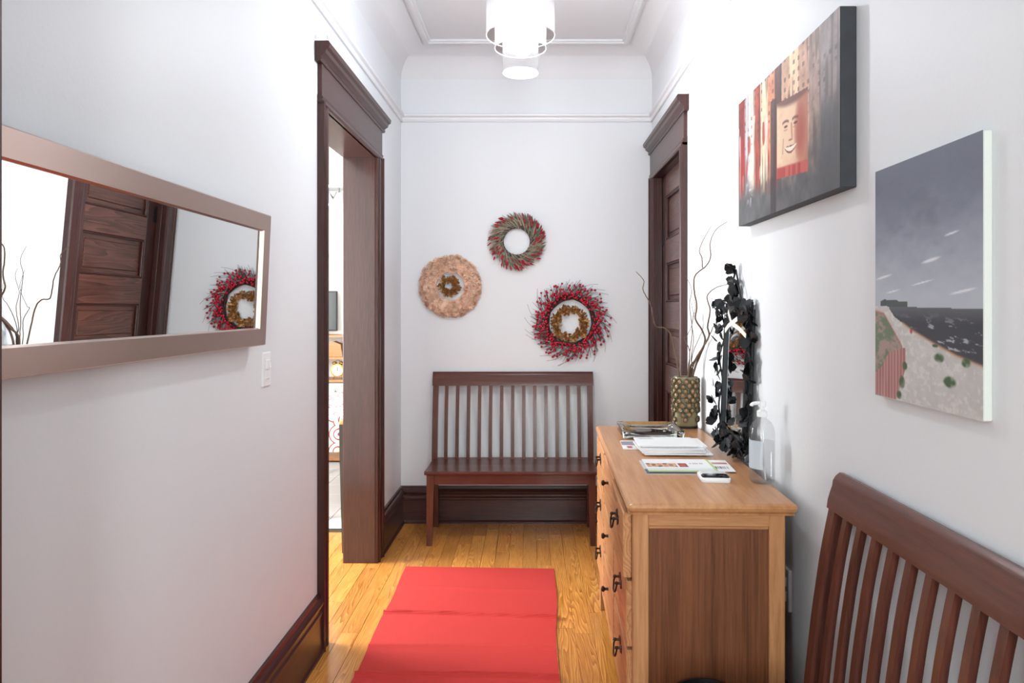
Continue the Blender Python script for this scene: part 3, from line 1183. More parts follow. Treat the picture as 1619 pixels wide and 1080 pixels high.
def pr_dark(u, v):
    if v > 0.7:
        return (92, 94, 100) if u < 0.6 else (184, 120, 90)
    return (200, 204, 206)


G = 'mail lying on the dresser'
base = dtop(0.225, 0.83)
z = DZ + 0.0004
printed('magazine', 0.26, 0.18, 0.004, pr_grey, 'white leaflet with grey and crimson print under the envelopes, nearest the glass tray', 'leaflet',
        Vector((base.x - 0.015, base.y + 0.075, z)), -0.05, G)
z2 = z + 0.0045
elab = ['lowest white envelope of the pile, its corner sticking out', 'white envelope second from the bottom of the pile',
        'white envelope third from the bottom of the pile', 'white envelope in the middle of the pile', 'white envelope fifth from the bottom of the pile',
        'white envelope next below the top of the pile', 'topmost white envelope of the mail pile']
eoff = [(0.055, -0.055, 0.27, 0.0), (0.035, -0.045, 0.25, 0.03), (0.04, -0.048, 0.25, -0.02), (0.03, -0.04, 0.26, 0.04), (0.035, -0.04, 0.25, -0.03),
        (0.045, -0.02, 0.26, 0.02), (0.02, -0.03, 0.24, 0.0)]
for (dx, dy, ww, rr), lb in zip(eoff, elab):
    printed('envelope', ww, 0.18, 0.0045, env, lb, 'envelope', Vector((base.x + dx, base.y + dy, z2)), DRZ + rr, G, 20, 12)
    z2 += 0.0049
base = dtop(0.262, 0.495)
printed('magazine', 0.29, 0.215, 0.004, pr_dark, 'grey backed brochure lying under the colourful postcard', 'brochure', Vector((base.x - 0.005, base.y - 0.01, z)), DRZ, G)
printed('postcard', 0.12, 0.19, 0.0012, pr_label, 'white address card poking out beside the colourful postcard', 'card', Vector((base.x + 0.115, base.y + 0.005, z + 0.0045)), DRZ - 0.04, G)
printed('postcard', 0.25, 0.205, 0.0016, pr_land, 'white postcard printed with an orange landscape and red square', 'postcard', Vector((base.x - 0.015, base.y + 0.002, z + 0.0062)), DRZ, G, 70, 30)

dv = dtop(0.332, 0.315)
dev = thing('pocket_gadget', 'small rounded white gadget with a glossy black end on the dresser', 'gadget', dv, DRZ - 0.05)
stack(MB(), [(rrect(-0.048, 0.048, -0.052, 0.052, 0.014), 0.0), (rrect(-0.05, 0.05, -0.054, 0.054, 0.015), 0.004), (rrect(-0.05, 0.05, -0.054, 0.054, 0.015), 0.013),
             (rrect(-0.045, 0.045, -0.049, 0.049, 0.013), 0.018)]).build('shell', M_white, dev, smooth=True, ang=50)
stack(MB(), [(rrect(-0.046, 0.046, -0.050, -0.004, 0.012), 0.010), (rrect(-0.046, 0.046, -0.050, -0.004, 0.012), 0.0185),
             (rrect(-0.040, 0.040, -0.045, -0.009, 0.010), 0.0225)]).build('cover', M_black, dev, smooth=True, ang=60)

# soap bottle
sb = Vector((0.786, 2.40, DZ + 0.0004))
bot = thing('pump_bottle', 'clear plastic pump bottle half full of clear liquid', 'bottle', sb)
prof = [(0, 0), (0.036, 0), (0.041, 0.005), (0.042, 0.012), (0.042, 0.165), (0.039, 0.185), (0.030, 0.203), (0.018, 0.212), (0.015, 0.216), (0.015, 0.226)]
inn = [(r - 0.0016 if r > 0.002 else 0, zz_ + (0.002 if zz_ < 0.003 else 0)) for r, zz_ in prof][::-1]
MB().lathe(prof, 32).build('body', M_plastic, bot, smooth=True)
MB().lathe([(0, 0.004), (0.034, 0.004), (0.0385, 0.008), (0.0388, 0.14), (0, 0.14)], 32).build('liquid', M_plastic, bot, smooth=True, ang=50)
lb = MB()
R_ = 0.0424
gr = []
for j in range(2):
    gr.append([lb.bm.verts.new((R_ * math.cos(a), R_ * math.sin(a), 0.05 + 0.095 * j)) for a in np.linspace(PI * 0.78, PI * 1.42, 16)])
for i in range(15):
    lb.bm.faces.new((gr[0][i], gr[0][i + 1], gr[1][i + 1], gr[1][i]))
lb.build('label', M_plabel, bot, smooth=True)
MB().lathe([(0, 0.222), (0.017, 0.222), (0.0175, 0.24), (0.012, 0.244), (0.007, 0.246), (0.007, 0.262), (0, 0.262)], 20).build('collar', M_white, bot, smooth=True)
MB().lathe([(0, 0.256), (0.013, 0.256), (0.014, 0.262), (0.013, 0.272), (0, 0.274)], 18).tube(
    smooth_path([(0, 0, 0.266), (-0.02, -0.006, 0.268), (-0.036, -0.011, 0.266), (-0.041, -0.013, 0.259)], 4), [0.006] * 12 + [0.004], 8).build('pump_head', M_white, bot, smooth=True)
MB().tube([(0, 0, 0.23), (0.004, 0, 0.1), (0.012, 0, 0.008)], 0.0025, 8).build('dip_tube', M_white, bot, smooth=True)

# ------------------------------------------------------------------ black iron leaf mirror, leaning on the wall behind the dresser
my0, my1 = 2.655, 3.05
mw = my1 - my0
tilt = math.radians(2.2)
mir = thing('iron_mirror', 'narrow mirror in a black wrought iron frame of leaves', 'mirror', (0.818, (my0 + my1) / 2, DZ))
mir.rotation_euler = (0, tilt, 0)
# local: x out of the wall is negative, y along the wall, z up
ix0 = mw / 2 - 0.045
MB().box(0.0, 0.012, -mw / 2 + 0.02, mw / 2 - 0.02, 0.03, 0.585, bev=0.002).build('backing', M_blackm, mir)
MB().box(-0.003, 0.0, -ix0, ix0, 0.085, 0.535).build('mirror_pane', M_mirror, mir)
for s in (-1, 1):
    MB().box(-0.014, 0.002, s * ix0 - 0.009, s * ix0 + 0.009, 0.07, 0.55, bev=0.003).build('frame_bar', M_iron, mir)
for z in (0.075, 0.54):
    MB().box(-0.014, 0.002, -ix0 - 0.008, ix0 + 0.008, z - 0.009, z + 0.009, bev=0.003).build('frame_bar', M_iron, mir)
ol = []
lob = [(0, 0.003), (0.004, 0.011), (0.010, 0.021), (0.018, 0.024), (0.022, 0.017), (0.028, 0.018), (0.034, 0.012), (0.041, 0.0)]
ol = lob + [(x, -y) for x, y in lob[::-1][1:]]
leafs = [MB().leaf(Matrix.Identity(4), [(x * k, y * k) for x, y in ol], 0.0016, bd).mesh('leaf', M_iron) for k, bd in ((1.0, 6), (0.85, -7), (1.12, 9))]
# winding vine round the frame
vine = MB()


def vine_path(s):
    return [(-0.012 + 0.008 * math.sin(i * 1.1), s * (mw / 2 - 0.018) + 0.012 * math.sin(i * 0.8 + s), 0.03 + 0.57 * i / 16) for i in range(17)]


for s in (-1, 1):
    MB().tube(smooth_path(vine_path(s), 4), 0.004, 6).build('vine', M_iron, mir, smooth=True)
MB().tube(smooth_path([(-0.014, y, 0.045 + 0.012 * math.sin(y * 60)) for y in np.linspace(-mw / 2, mw / 2, 9)], 4), 0.004, 6).build('vine', M_iron, mir, smooth=True)
MB().tube(smooth_path([(-0.012, y, 0.57 + 0.175 * max(0, 1 - abs(y - 0.02) / 0.12) ** 0.9) for y in list(np.linspace(-mw / 2, mw / 2, 13)[:7]) + [0.02] + list(np.linspace(-mw / 2, mw / 2, 13)[7:])], 4), 0.004, 6).build('vine', M_iron, mir, smooth=True)


def put_leaf(y, z, out=0.02):
    a = random.uniform(0, 2 * PI)
    e = Euler((random.uniform(-0.9, 0.9), -PI / 2 + random.uniform(-0.7, 0.7), 0), 'XYZ')
    q = Matrix.Rotation(a, 4, 'X') @ e.to_matrix().to_4x4()
    link('leaf', random.choice(leafs), mir, (-0.008 - random.random() * out, y, z), q.to_euler())


for s, out in ((-1, 0.006), (1, 0.034)):
    for i in range(7):
        z = 0.10 + 0.073 * i
        for k in range(5):
            put_leaf(s * (mw / 2 - 0.012) + random.uniform(-0.016, 0.022) * s, z + random.uniform(-0.020, 0.020), out)
for i in range(9):
    y = -mw / 2 + mw * i / 8
    for k in range(5):
        put_leaf(y + random.uniform(-0.018, 0.018), 0.048 + random.uniform(-0.016, 0.026), 0.024)
for i in range(9):
    y = -mw / 2 + mw * i / 8
    for k in range(4):
        put_leaf(y + random.uniform(-0.018, 0.018), 0.582 + random.uniform(-0.02, 0.03), 0.02)
for i in range(5):
    for k in range(4):
        put_leaf(0.02 + random.uniform(-0.035, 0.035) * (1 - i * 0.12), 0.615 + 0.029 * i + random.uniform(-0.01, 0.01), 0.012)
# ribbon tied over the mirror
b = MB()


def band(b, pts, wd, th=0.0015):
    P = smooth_path(pts, 5)
    rows_ = []
    for i, p in enumerate(P):
        t = (P[min(i + 1, len(P) - 1)] - P[max(0, i - 1)]).normalized()
        n = Vector((1, 0, 0))
        sd = t.cross(n).normalized()
        rows_.append([b.bm.verts.new(p + sd * wd / 2), b.bm.verts.new(p - sd * wd / 2), b.bm.verts.new(p - sd * wd / 2 + n * th), b.bm.verts.new(p + sd * wd / 2 + n * th)])
    fs = [b.bm.faces.new(rows_[0]), b.bm.faces.new(rows_[-1])]
    for a, c in zip(rows_, rows_[1:]):
        for k in range(4):
            fs.append(b.bm.faces.new((a[k], a[(k + 1) % 4], c[(k + 1) % 4], c[k])))
    bmesh.ops.recalc_face_normals(b.bm, faces=fs)


band(b, [(-0.034, 0.12, -0.034), (-0.037, 0.06, -0.012), (-0.038, 0, 0.002), (-0.034, -0.05, 0.018)], 0.018)
band(b, [(-0.034, 0.075, 0.046), (-0.038, 0.035, 0.020), (-0.040, 0, 0), (-0.032, -0.07, -0.020), (-0.026, -0.135, -0.045)], 0.018)
b.ball((-0.037, 0, 0), 0.012, 1, (0.5, 1, 1))
o = b.build('ribbon', M_ribbon, loc=(0.818 + math.sin(tilt) * 0.5, 2.80, DZ + 0.53))
tag(o, 'cream ribbon tied in a cross at the top of the iron mirror', 'ribbon')


# ------------------------------------------------------------------ canvases
def canvas(name, label, x_face, yfar, ynear, z0, z1, thick, fn, nu, nv, edge_mat):
    o = thing(name, label, 'painting', (x_face + thick, (yfar + ynear) / 2, z0))
    L2 = (yfar - ynear) / 2
    H = z1 - z0
    MB().box(-thick + 0.0006, 0, -L2, L2, 0, H, bev=0.002).build('stretched_edge', edge_mat, o)
    U, V = np.meshgrid(np.linspace(0, 1, nu + 1), np.linspace(0, 1, nv + 1))
    col = fn(U, V)                                  # sRGB 0..255
    c = np.clip(col / 255.0, 0, 1)
    c = np.where(c <= 0.04045, c / 12.92, ((c + 0.055) / 1.055) ** 2.4)
    verts = np.stack([np.full(U.shape, -thick), L2 - 2 * L2 * U, H - H * V], -1).reshape(-1, 3)
    idx = np.arange((nu + 1) * (nv + 1)).reshape(nv + 1, nu + 1)
    f = np.stack([idx[:-1, :-1], idx[1:, :-1], idx[1:, 1:], idx[:-1, 1:]], -1).reshape(-1, 4)
    me = bpy.data.meshes.new('painted_face')
    me.from_pydata(verts.tolist(), [], f.tolist())
    me.materials.append(M_print)
    a = me.color_attributes.new('print', 'FLOAT_COLOR', 'POINT')
    rgba = np.concatenate([c.reshape(-1, 3), np.ones((c.shape[0] * c.shape[1], 1))], 1)
    a.data.foreach_set('color', rgba.astype(np.float32).ravel())
    link('painted_face', me, o)
    return o


rng = np.random.default_rng(5)


def vnoise(U, V, fu, fv, seed):
    r = np.random.default_rng(seed)
    g = r.random((int(fv) + 4, int(fu) + 4))
    x = np.clip(U, 0, 1) * fu
    y = np.clip(V, 0, 1) * fv
    i = np.floor(x).astype(int)
    j = np.floor(y).astype(int)
    a = x - i
    b_ = y - j
    a = a * a * (3 - 2 * a)
    b_ = b_ * b_ * (3 - 2 * b_)
    return (g[j, i] * (1 - a) + g[j, i + 1] * a) * (1 - b_) + (g[j + 1, i] * (1 - a) + g[j + 1, i + 1] * a) * b_


def fbm(U, V, fu, fv, seed):
    return 0.5 * vnoise(U, V, fu, fv, seed) + 0.3 * vnoise(U, V, fu * 2.1, fv * 2.1, seed + 1) + 0.2 * vnoise(U, V, fu * 4.3, fv * 4.3, seed + 2)


def lerp(a, b_, t):
    t = np.clip(t, 0, 1)[..., None]
    return np.array(a, float) * (1 - t) + np.array(b_, float) * t


def over(c, col, m):
    m = np.clip(m, 0, 1)[..., None]
    return c * (1 - m) + (np.array(col, float) if np.ndim(col) == 1 else col) * m


def ell(U, V, u, v, a, b_, soft=0.3):
    d = ((U - u) / a) ** 2 + ((V - v) / b_) ** 2
    return np.clip((1 - d) / soft, 0, 1)


def sstep(a, b_, x):
    t = np.clip((x - a) / (b_ - a), 0, 1)
    return t * t * (3 - 2 * t)


def beach(U, V):
    n = fbm(U, V, 5, 12, 3)
    n2 = fbm(U, V, 30, 60, 9)
    c = lerp((104, 110, 126), (176, 182, 192), sstep(0.05, 0.62, V + (n - 0.5) * 0.14))
    c = over(c, (92, 97, 111), sstep(0.55, 0.8, fbm(U, V, 4, 12, 21)) * (1 - sstep(.25, .5, V)) * 0.35)
    for (u, v, a, b_) in ((.10, .475, .11, .006), (.58, .425, .10, .008), (.76, .335, .07, .005), (.5, .51, .12, .004), (.2, .54, .09, .004), (.85, .55, .12, .006)):
        c = over(c, (226, 228, 232), ell(U, V + (U - u) * 0.09, u, v, a, b_, 0.8) * 0.85)
    hz = 0.602 + 0.012 * U
    # distant land with trees
    c = over(c, (74, 84, 84), ((U > .06) & (U < .36) & (V > hz - 0.022 - 0.012 * vnoise(U, V * 0, 18, 1, 31)) & (V < hz)).astype(float))
    # sand
    sand = lerp((200, 198, 196), (178, 176, 172), fbm(U, V, 12, 14, 41))
    sand = over(sand, (212, 211, 208), sstep(.5, .7, n2) * .6)
    m = (V >= hz).astype(float)
    c = c * (1 - m[..., None]) + sand * m[..., None]
    # sea
    coast = np.interp(U, [0, .16, .22, .4, .6, .8, 1.0], [.60, .612, .648, .70, .745, .785, .812])
    sea = lerp((92, 95, 102), (58, 61, 68), sstep(.60, .68, V))
    sea = over(sea, (176, 180, 186), sstep(.62, .72, fbm(U, V + U * -.08, 12, 70, 55)) * sstep(.62, .70, V) * .9)
    ms = ((V >= hz) & (V < coast) & (U > .16)).astype(float)
    c = c * (1 - ms[..., None]) + sea * ms[..., None]
    c = over(c, (186, 142, 112), np.exp(-((V - coast) / .006) ** 2) * (U > .3) * .8)
    # dune grass
    gy = np.interp(U, [0, .1, .2, .3, .32], [.625, .635, .70, .77, .80])
    gm = ((V > gy) & (U < .31) & (V < .93)).astype(float)
    grass = lerp((104, 122, 100), (160, 138, 132), sstep(.4, .65, fbm(U, V, 14, 30, 61)))
    c = c * (1 - gm[..., None]) + grass * gm[..., None]
    c = over(c, (164, 112, 102), np.exp(-((V - gy) / .006) ** 2) * (U < .31) * .8)
    # red snow fence
    fy = np.interp(U, [0, .08, .16, .33], [.90, .865, .80, .775])
    fb = np.interp(U, [0, .24, .36], [1.0, 1.0, .83])
    fm = ((V > fy) & (V < fb) & (U < .34)).astype(float)
    st = (np.sin(U * 190) > 0).astype(float)
    fc = lerp((150, 96, 94), (186, 146, 142), st * .6 + .4 * vnoise(U, V, 30, 8, 71))
    c = c * (1 - fm[..., None]) + fc * fm[..., None]
    for (u, v, a, b_) in ((.655, .80, .05, .020), (.875, .806, .04, .020), (.745, .885, .06, .024), (.33, .85, .03, .02), (.3, .92, .035, .03), (.62, .755, .03, .008), (.27, .975, .03, .02)):
        c = over(c, (66, 92, 62), ell(U, V, u, v, a, b_, .6) * (0.4 + 0.9 * vnoise(U, V, 50, 70, 81)))
    c = over(c, (176, 60, 54), ell(U, V, .395, .705, .012, .012, .4))
    return c


def city(U, V):
    n = fbm(U, V, 10, 6, 103)
    drip = vnoise(U, V, 70, 3, 107)
    # warm tower blocks above, dark street below
    c = lerp((150, 128, 116), (104, 92, 88), n)
    edges = [0, .09, .15, .22, .29, .37, .45, .52, .60, .68, .77, .86, 1.01]
    cols = [(120, 36, 34), (176, 176, 180), (206, 186, 168), (150, 66, 52), (222, 190, 158), (192, 124, 96), (88, 54, 50), (176, 140, 116), (206, 172, 140),
            (168, 132, 110), (138, 116, 106), (116, 106, 104)]
    for i, col in enumerate(cols):
        m = ((U >= edges[i]) & (U < edges[i + 1])).astype(float)
        k = 0.78 + 0.45 * fbm(U, V, 24, 10, 200 + i)
        c = c * (1 - m[..., None]) + (np.array(col, float)[None, None] * k[..., None]) * m[..., None]
    c = np.clip(c * 1.14 + 4, 0, 255)
    # window rows
    win = ((np.sin(U * 150) > 0.25) & (np.sin(V * 95 + 1) > 0.3)).astype(float)
    c = over(c, (70, 50, 48), win * .55 * (1 - sstep(.3, .6, V)) * sstep(.35, .75, vnoise(U, V, 22, 16, 131)))
    # sky gaps
    c = over(c, (206, 206, 206), ell(U, V, .13, .12, .05, .16, .5) * .7)
    c = over(c, (60, 48, 48), sstep(.6, .8, drip) * .45)
    c = over(c, (160, 34, 34), sstep(.60, .75, vnoise(U, V, 34, 5, 141)) * (U < .5) * (V > .3) * .75)
    c = over(c, (214, 206, 200), sstep(.66, .8, vnoise(U, V, 46, 6, 151)) * (U < .45) * (V > .2) * (V < .8) * .75)
    # street
    st = lerp((66, 67, 70), (112, 112, 114), fbm(U, V, 16, 8, 161))
    m = sstep(.60, .86, V + (n - .5) * .22)
    c = c * (1 - m[..., None]) + st * m[..., None]
    c = over(c, (190, 196, 204), ell(U, V, .16, .74, .06, .16, .8) * (vnoise(U, V, 60, 40, 171) > .58) * .8)
    c = over(c, (176, 48, 40), ell(U, V, .05, .6, .05, .22, .6) * .4)
    m = sstep(.78, .9, U) * sstep(.38, .6, V)
    c = over(c, (74, 75, 78), m * .8)
    # dark upright beside the poster
    c = over(c, (44, 36, 38), ((U > .405) & (U < .465) & (V > .2)).astype(float) * .7)
    # poster with a generic smiling face
    pu = (U - .475) / .285
    pv = (V - (.255 + pu * .05)) / .52
    pm = ((pu > 0) & (pu < 1) & (pv > 0) & (pv < 1)).astype(float)
    p = lerp((234, 208, 176), (200, 140, 112), pu * .7 + (fbm(U, V, 20, 20, 181) - .5) * .6)
    p = over(p, (176, 104, 82), sstep(.55, .95, pu + .06 * np.sin(pv * 7)) * .8)
    p = over(p, (232, 200, 168), ell(pu, pv, .44, .44, .36, .44, .5) * .9)
    p = over(p, (164, 74, 58), ell(pu, pv, .76, .48, .20, .42, .9) * .85)
    p = over(p, (92, 52, 44), (1 - sstep(.06, .14, pv + .25 * (pu - .5) ** 2)) * .8)
    for eu, wd in ((.30, .11), (.62, .10)):
        du = pu - eu
        p = over(p, (96, 46, 40), np.exp(-((pv - (.285 + 1.6 * du ** 2)) / .016) ** 2) * (np.abs(du) < wd) * .85)
        p = over(p, (84, 40, 36), ell(pu, pv, eu + .01, .355, .075, .020, .7) * .9)
        p = over(p, (176, 112, 88), ell(pu, pv, eu, .40, .09, .014, .9) * .6)
    p = over(p, (170, 98, 76), np.exp(-((pu - (.50 + .12 * (pv - .36))) / .022) ** 2) * ((pv > .33) & (pv < .53)) * .7)
    p = over(p, (140, 70, 58), ell(pu, pv, .47, .545, .09, .016, .9) * .8)
    du = pu - .46
    vm = .665 - 1.0 * du ** 2
    th_ = np.clip(1 - (du / .21) ** 2, 0, 1)
    p = over(p, (120, 44, 40), (np.abs(pv - vm) < .050 * th_).astype(float) * .9)
    p = over(p, (244, 230, 212), (np.abs(pv - vm + .006) < .028 * th_).astype(float))
    for s_ in (-1, 1):
        p = over(p, (170, 96, 76), np.exp(-((du - s_ * (.24 + .12 * (pv - .55))) / .015) ** 2) * ((pv > .5) & (pv < .70)) * .6)
    p = over(p, (168, 40, 40), sstep(.84, .88, pv) * .85)
    p = over(p, (216, 120, 104), sstep(.84, .88, pv) * (vnoise(pu * .9 + .05, pv * 0 + .2, 14, 2, 191) > .55) * .5)
    c = c * (1 - pm[..., None]) + p * pm[..., None]
    return c


canvas('beach_painting', 'unframed canvas of a grey sea and sandy beach under a slate sky', 0.836, 1.715, 1.307, 1.29, 1.829, 0.018, beach, 200, 270, M_canvas)
canvas('city_painting', 'deep edged canvas of red city buildings with a smiling face poster', 0.81, 2.75, 1.851, 1.816, 2.29, 0.044, city, 320, 180, M_canvas_d)

# ------------------------------------------------------------------ wall mirror on the left, tilted a little forward
th = math.radians(2.6)
zm0, zm1 = 1.377, 1.81
ym0, ym1 = 1.03, 2.372
wm = thing('wall_mirror', 'long wall mirror in a wide brushed bronze metal frame', 'mirror', (-0.914, (ym0 + ym1) / 2, zm0))
wm.rotation_euler = (0, th, -0.014)
HL = (ym1 - ym0) / 2
HH = zm1 - zm0
FW = 0.058


def mitre(poly_in, poly_out):
    """one mitred rail: bevelled profile between outer and inner edge"""
    b = MB()
    v = []
    for (yo, zo), (yi, zi) in zip(poly_out, poly_in):
        def mixp(t):
            return (yo + (yi - yo) * t, zo + (zi - zo) * t)
        sec = [(-0.004, 0.0), (0.016, 0.0), (0.020, 0.06), (0.020, 0.94), (0.012, 1.0), (-0.004, 1.0)]
        v.append([b.bm.verts.new((x, *mixp(t))) for x, t in sec])
    fs = [b.bm.faces.new(v[0]), b.bm.faces.new(v[1])]
    for k in range(6):
        fs.append(b.bm.faces.new((v[0][k], v[0][(k + 1) % 6], v[1][(k + 1) % 6], v[1][k])))
    bmesh.ops.recalc_face_normals(b.bm, faces=fs)
    return b


O_ = [(-HL, 0), (HL, 0), (HL, HH), (-HL, HH)]
I_ = [(-HL + FW, FW), (HL - FW, FW), (HL - FW, HH - FW), (-HL + FW, HH - FW)]
for k in range(4):
    mitre([I_[k], I_[(k + 1) % 4]], [O_[k], O_[(k + 1) % 4]]).build('frame_rail', M_frame, wm)
MB().box(0.004, 0.009, -HL + FW - 0.004, HL - FW + 0.004, FW - 0.004, HH - FW + 0.004).build('mirror_pane', M_mirror, wm)
MB().box(-0.010, 0.004, -HL + 0.03, HL - 0.03, 0.03, HH - 0.03).build('backing', M_blackm, wm)

# light switch and outlet
ysw = 2.498
sw = thing('light_switch', 'white rocker light switch on the wall beside the long mirror', 'light switch', (WL(ysw), ysw, 1.284), -AL)
stack(MB(), [([(p[0], p[1]) for p in rrect(-0.037, 0.037, -0.06, 0.06, 0.004)], 0.0), (rrect(-0.037, 0.037, -0.06, 0.06, 0.004), 0.004),
             (rrect(-0.034, 0.034, -0.057, 0.057, 0.003), 0.006)]).build('plate', M_white, sw, rot=(PI / 2, 0, PI / 2))
MB().box(0.005, 0.011, -0.017, 0.017, 0.0, 0.034, bev=0.002).build('rocker', M_white, sw)
MB().box(0.005, 0.009, -0.017, 0.017, -0.034, -0.006, bev=0.0015).build('rocker', M_white, sw)
MB().box(0.010, 0.016, 0.008, 0.014, 0.004, 0.022, bev=0.001).build('dimmer_slider', M_white, sw)
ol_ = thing('wall_outlet', 'white outlet plate on the wall behind the dresser end', 'outlet', (XR, 2.345, 0.575))
MB().box(-0.012, 0.0, -0.037, 0.037, -0.068, 0.068, bev=0.002).build('plate', M_white, ol_)
MB().box(-0.016, -0.01, -0.016, 0.016, 0.008, 0.04, bev=0.002).box(-0.016, -0.01, -0.016, 0.016, -0.04, -0.008, bev=0.002).build('socket', M_white, ol_)


# ------------------------------------------------------------------ wreaths (hang flat on the end wall: local x right, z up, -y towards the room)
def rv(a, r, y=0.0):
    return Vector((r * math.cos(a), y, r * math.sin(a)))


def orient(pos, direction, normal):
    x = direction.normalized()
    z = (normal - x * normal.dot(x)).normalized()
    y = z.cross(x)
    return Matrix(((x.x, y.x, z.x, pos.x), (x.y, y.y, z.y, pos.y), (x.z, y.z, z.z, pos.z), (0, 0, 0, 1)))


# 1. pale wooden flower wreath
c1 = Vector((-0.555, D - 0.004, 1.652))
wr = thing('wood_flower_wreath', 'pale tan wreath of curled wooden flowers on the end wall', 'wreath', c1, group='wreaths on the end wall')
b = MB()
NN = 40
b.lathe([(0.098, 0.004), (0.10, 0.02), (0.14, 0.03), (0.19, 0.024), (0.205, 0.008), (0.205, 0.0), (0.098, 0.0), (0.098, 0.004)], NN, M=Matrix.Rotation(PI / 2, 3, 'X'))
b.build('base_ring', M_pine, wr, smooth=True)
pet = [(0, 0.002), (0.010, 0.004), (0.020, 0.0054), (0.026, 0.0034), (0.032, 0.0), (0.026, -0.0034), (0.020, -0.0054), (0.010, -0.004), (0, -0.002)]


def rosette(seed):
    r = random.Random(seed)
    b = MB()
    for ring, (n, tiltp, k) in enumerate(((9, 0.12, 1.12), (8, 0.5, 0.92), (6, 0.9, 0.66), (4, 1.3, 0.45))):
        for i in range(n):
            a = 2 * PI * (i + 0.5 * ring) / n + r.uniform(-.15, .15)
            M = Matrix.Rotation(a, 4, 'Z') @ Matrix.Rotation(-tiltp + r.uniform(-.15, .15), 4, 'Y')
            b.leaf(M, [(x * k, y * k) for x, y in pet], 0.0015, 6)
    b.ball((0, 0, 0.003), 0.006, 1)
    return b.mesh('wood_flower', M_pine)


ros = [rosette(i) for i in range(4)]
for (n, r_, yy, lean, sc) in ((15, 0.114, -0.030, -0.5, 0.72), (16, 0.152, -0.042, 0.0, 0.98), (20, 0.186, -0.034, 0.55, 0.90), (30, 0.205, -0.014, 1.15, 0.78)):
    for i in range(n):
        a = 2 * PI * (i + random.uniform(-.2, .2)) / n + r_ * 40
        rad = rv(a, 1)
        nrm = (Vector((0, -1, 0)) * math.cos(lean) + rad * math.sin(lean) + Vector((random.uniform(-.2, .2), 0, random.uniform(-.2, .2)))).normalized()
        M = orient(rv(a, r_ + random.uniform(-.006, .006), yy), nrm.orthogonal(), nrm)
        s = sc * random.uniform(.85, 1.15)
        link('wood_flower', random.choice(ros), wr, M.to_translation(), M.to_euler(), (s, s, s))


# gold leaf wreaths
def gold_wreath(name, label, c, r0, wdt, n, leaf_l):
    o = thing(name, label, 'wreath', c, group='small gold wreaths')
    b = MB()
    b.tube([rv(2 * PI * k / 36, r0, -0.012) for k in range(37)], 0.006, 8, cap=False)
    b.build('wire_ring', M_gold, o, smooth=True)
    b = MB()
    out = [(0, 0.0), (0.3, 0.25), (0.6, 0.28), (1.0, 0.0), (0.6, -0.28), (0.3, -0.25)]
    for i in range(n):
        a = random.uniform(0, 2 * PI)
        p = rv(a, r0 + random.uniform(-.5, .5) * wdt, -0.012 - random.uniform(0, 0.016))
        d = rv(a, 1) * random.uniform(-1, 1.2) + rv(a + PI / 2, 1) * random.uniform(-.2, 1) + Vector((0, random.uniform(-.7, .1), 0))
        M = orient(p, d, Vector((random.uniform(-.5, .5), -1, random.uniform(-.5, .5))))
        s = leaf_l * random.uniform(.7, 1.2)
        b.leaf(M, [(x * s, y * s) for x, y in out], 0.0012, 4)
    stuff(b.build('gold_leaf_sprays', M_gold, o))
    b = MB()
    for i in range(n // 4):
        a = random.uniform(0, 2 * PI)
        b.ball(rv(a, r0 + random.uniform(-.5, .5) * wdt, -0.022 - random.uniform(0, 0.008)), leaf_l * .17, 1)
    stuff(b.build('gold_beads', M_gold, o, smooth=True))
    return o


gold_wreath('gold_leaf_wreath', 'tiny gold wreath hanging inside the pale wooden wreath', c1 + Vector((-0.005, 0, 0.0)), 0.05, 0.040, 210, 0.024)

# 2. dried grass and red bud wreath
c2 = Vector((-0.092, D - 0.004, 1.963))
wg = thing('dried_grass_wreath', 'swirling green wreath of dried stems with dark red buds', 'wreath', c2, group='wreaths on the end wall')
b = MB()
b.tube([rv(2 * PI * k / 40, 0.105, -0.016) for k in range(41)], 0.014, 8, cap=False)
b.build('base_ring', M_twig, wg, smooth=True)
stems, leaves, buds = MB(), MB(), MB()
blade = [(0, .06), (.4, .15), (.75, .12), (1, 0), (.75, -.12), (.4, -.15), (0, -.06)]
for i in range(700):
    a = random.uniform(0, 2 * PI)
    r0 = random.uniform(0.086, 0.15)
    p = rv(a, r0, -0.014 - random.uniform(0, 0.022))
    swirl = 1.0
    d = (rv(a, 1) * random.uniform(.55, 1.0) + rv(a + PI / 2, 1) * swirl * random.uniform(.75, 1.15) + Vector((0, random.uniform(-.25, .12), 0))).normalized()
    l = random.uniform(.06, .10)
    e = p + d * l
    rr = math.hypot(e.x, e.z)
    if rr > 0.208:
        e = p + d * l * max(.35, 1 - (rr - .208) / l)
    k = i % 10
    if k < 5:
        stems.tube([p, (p + e) / 2 + Vector((0, -0.003, 0)), e], [0.0016, 0.0014, 0.001], 4)
    elif k < 7:
        M = orient(p, d, Vector((random.uniform(-.6, .6), -1, random.uniform(-.6, .6))))
        l2 = (e - p).length
        leaves.leaf(M, [(x * l2, y * l2 * .42) for x, y in blade], 0.001, 2)
    else:
        M = orient(e - d * 0.03, d, Vector((0, -1, 0)))
        q = MB
        buds.tube([e - d * .030, e - d * .022, e - d * .012, e], [0.002, 0.0066, 0.0058, 0.001], 6)
stuff(stems.build('straw_stems', M_straw, wg))
stuff(leaves.build('dried_leaves', M_leafg, wg))
stuff(buds.build('red_buds', M_bud, wg, smooth=True))

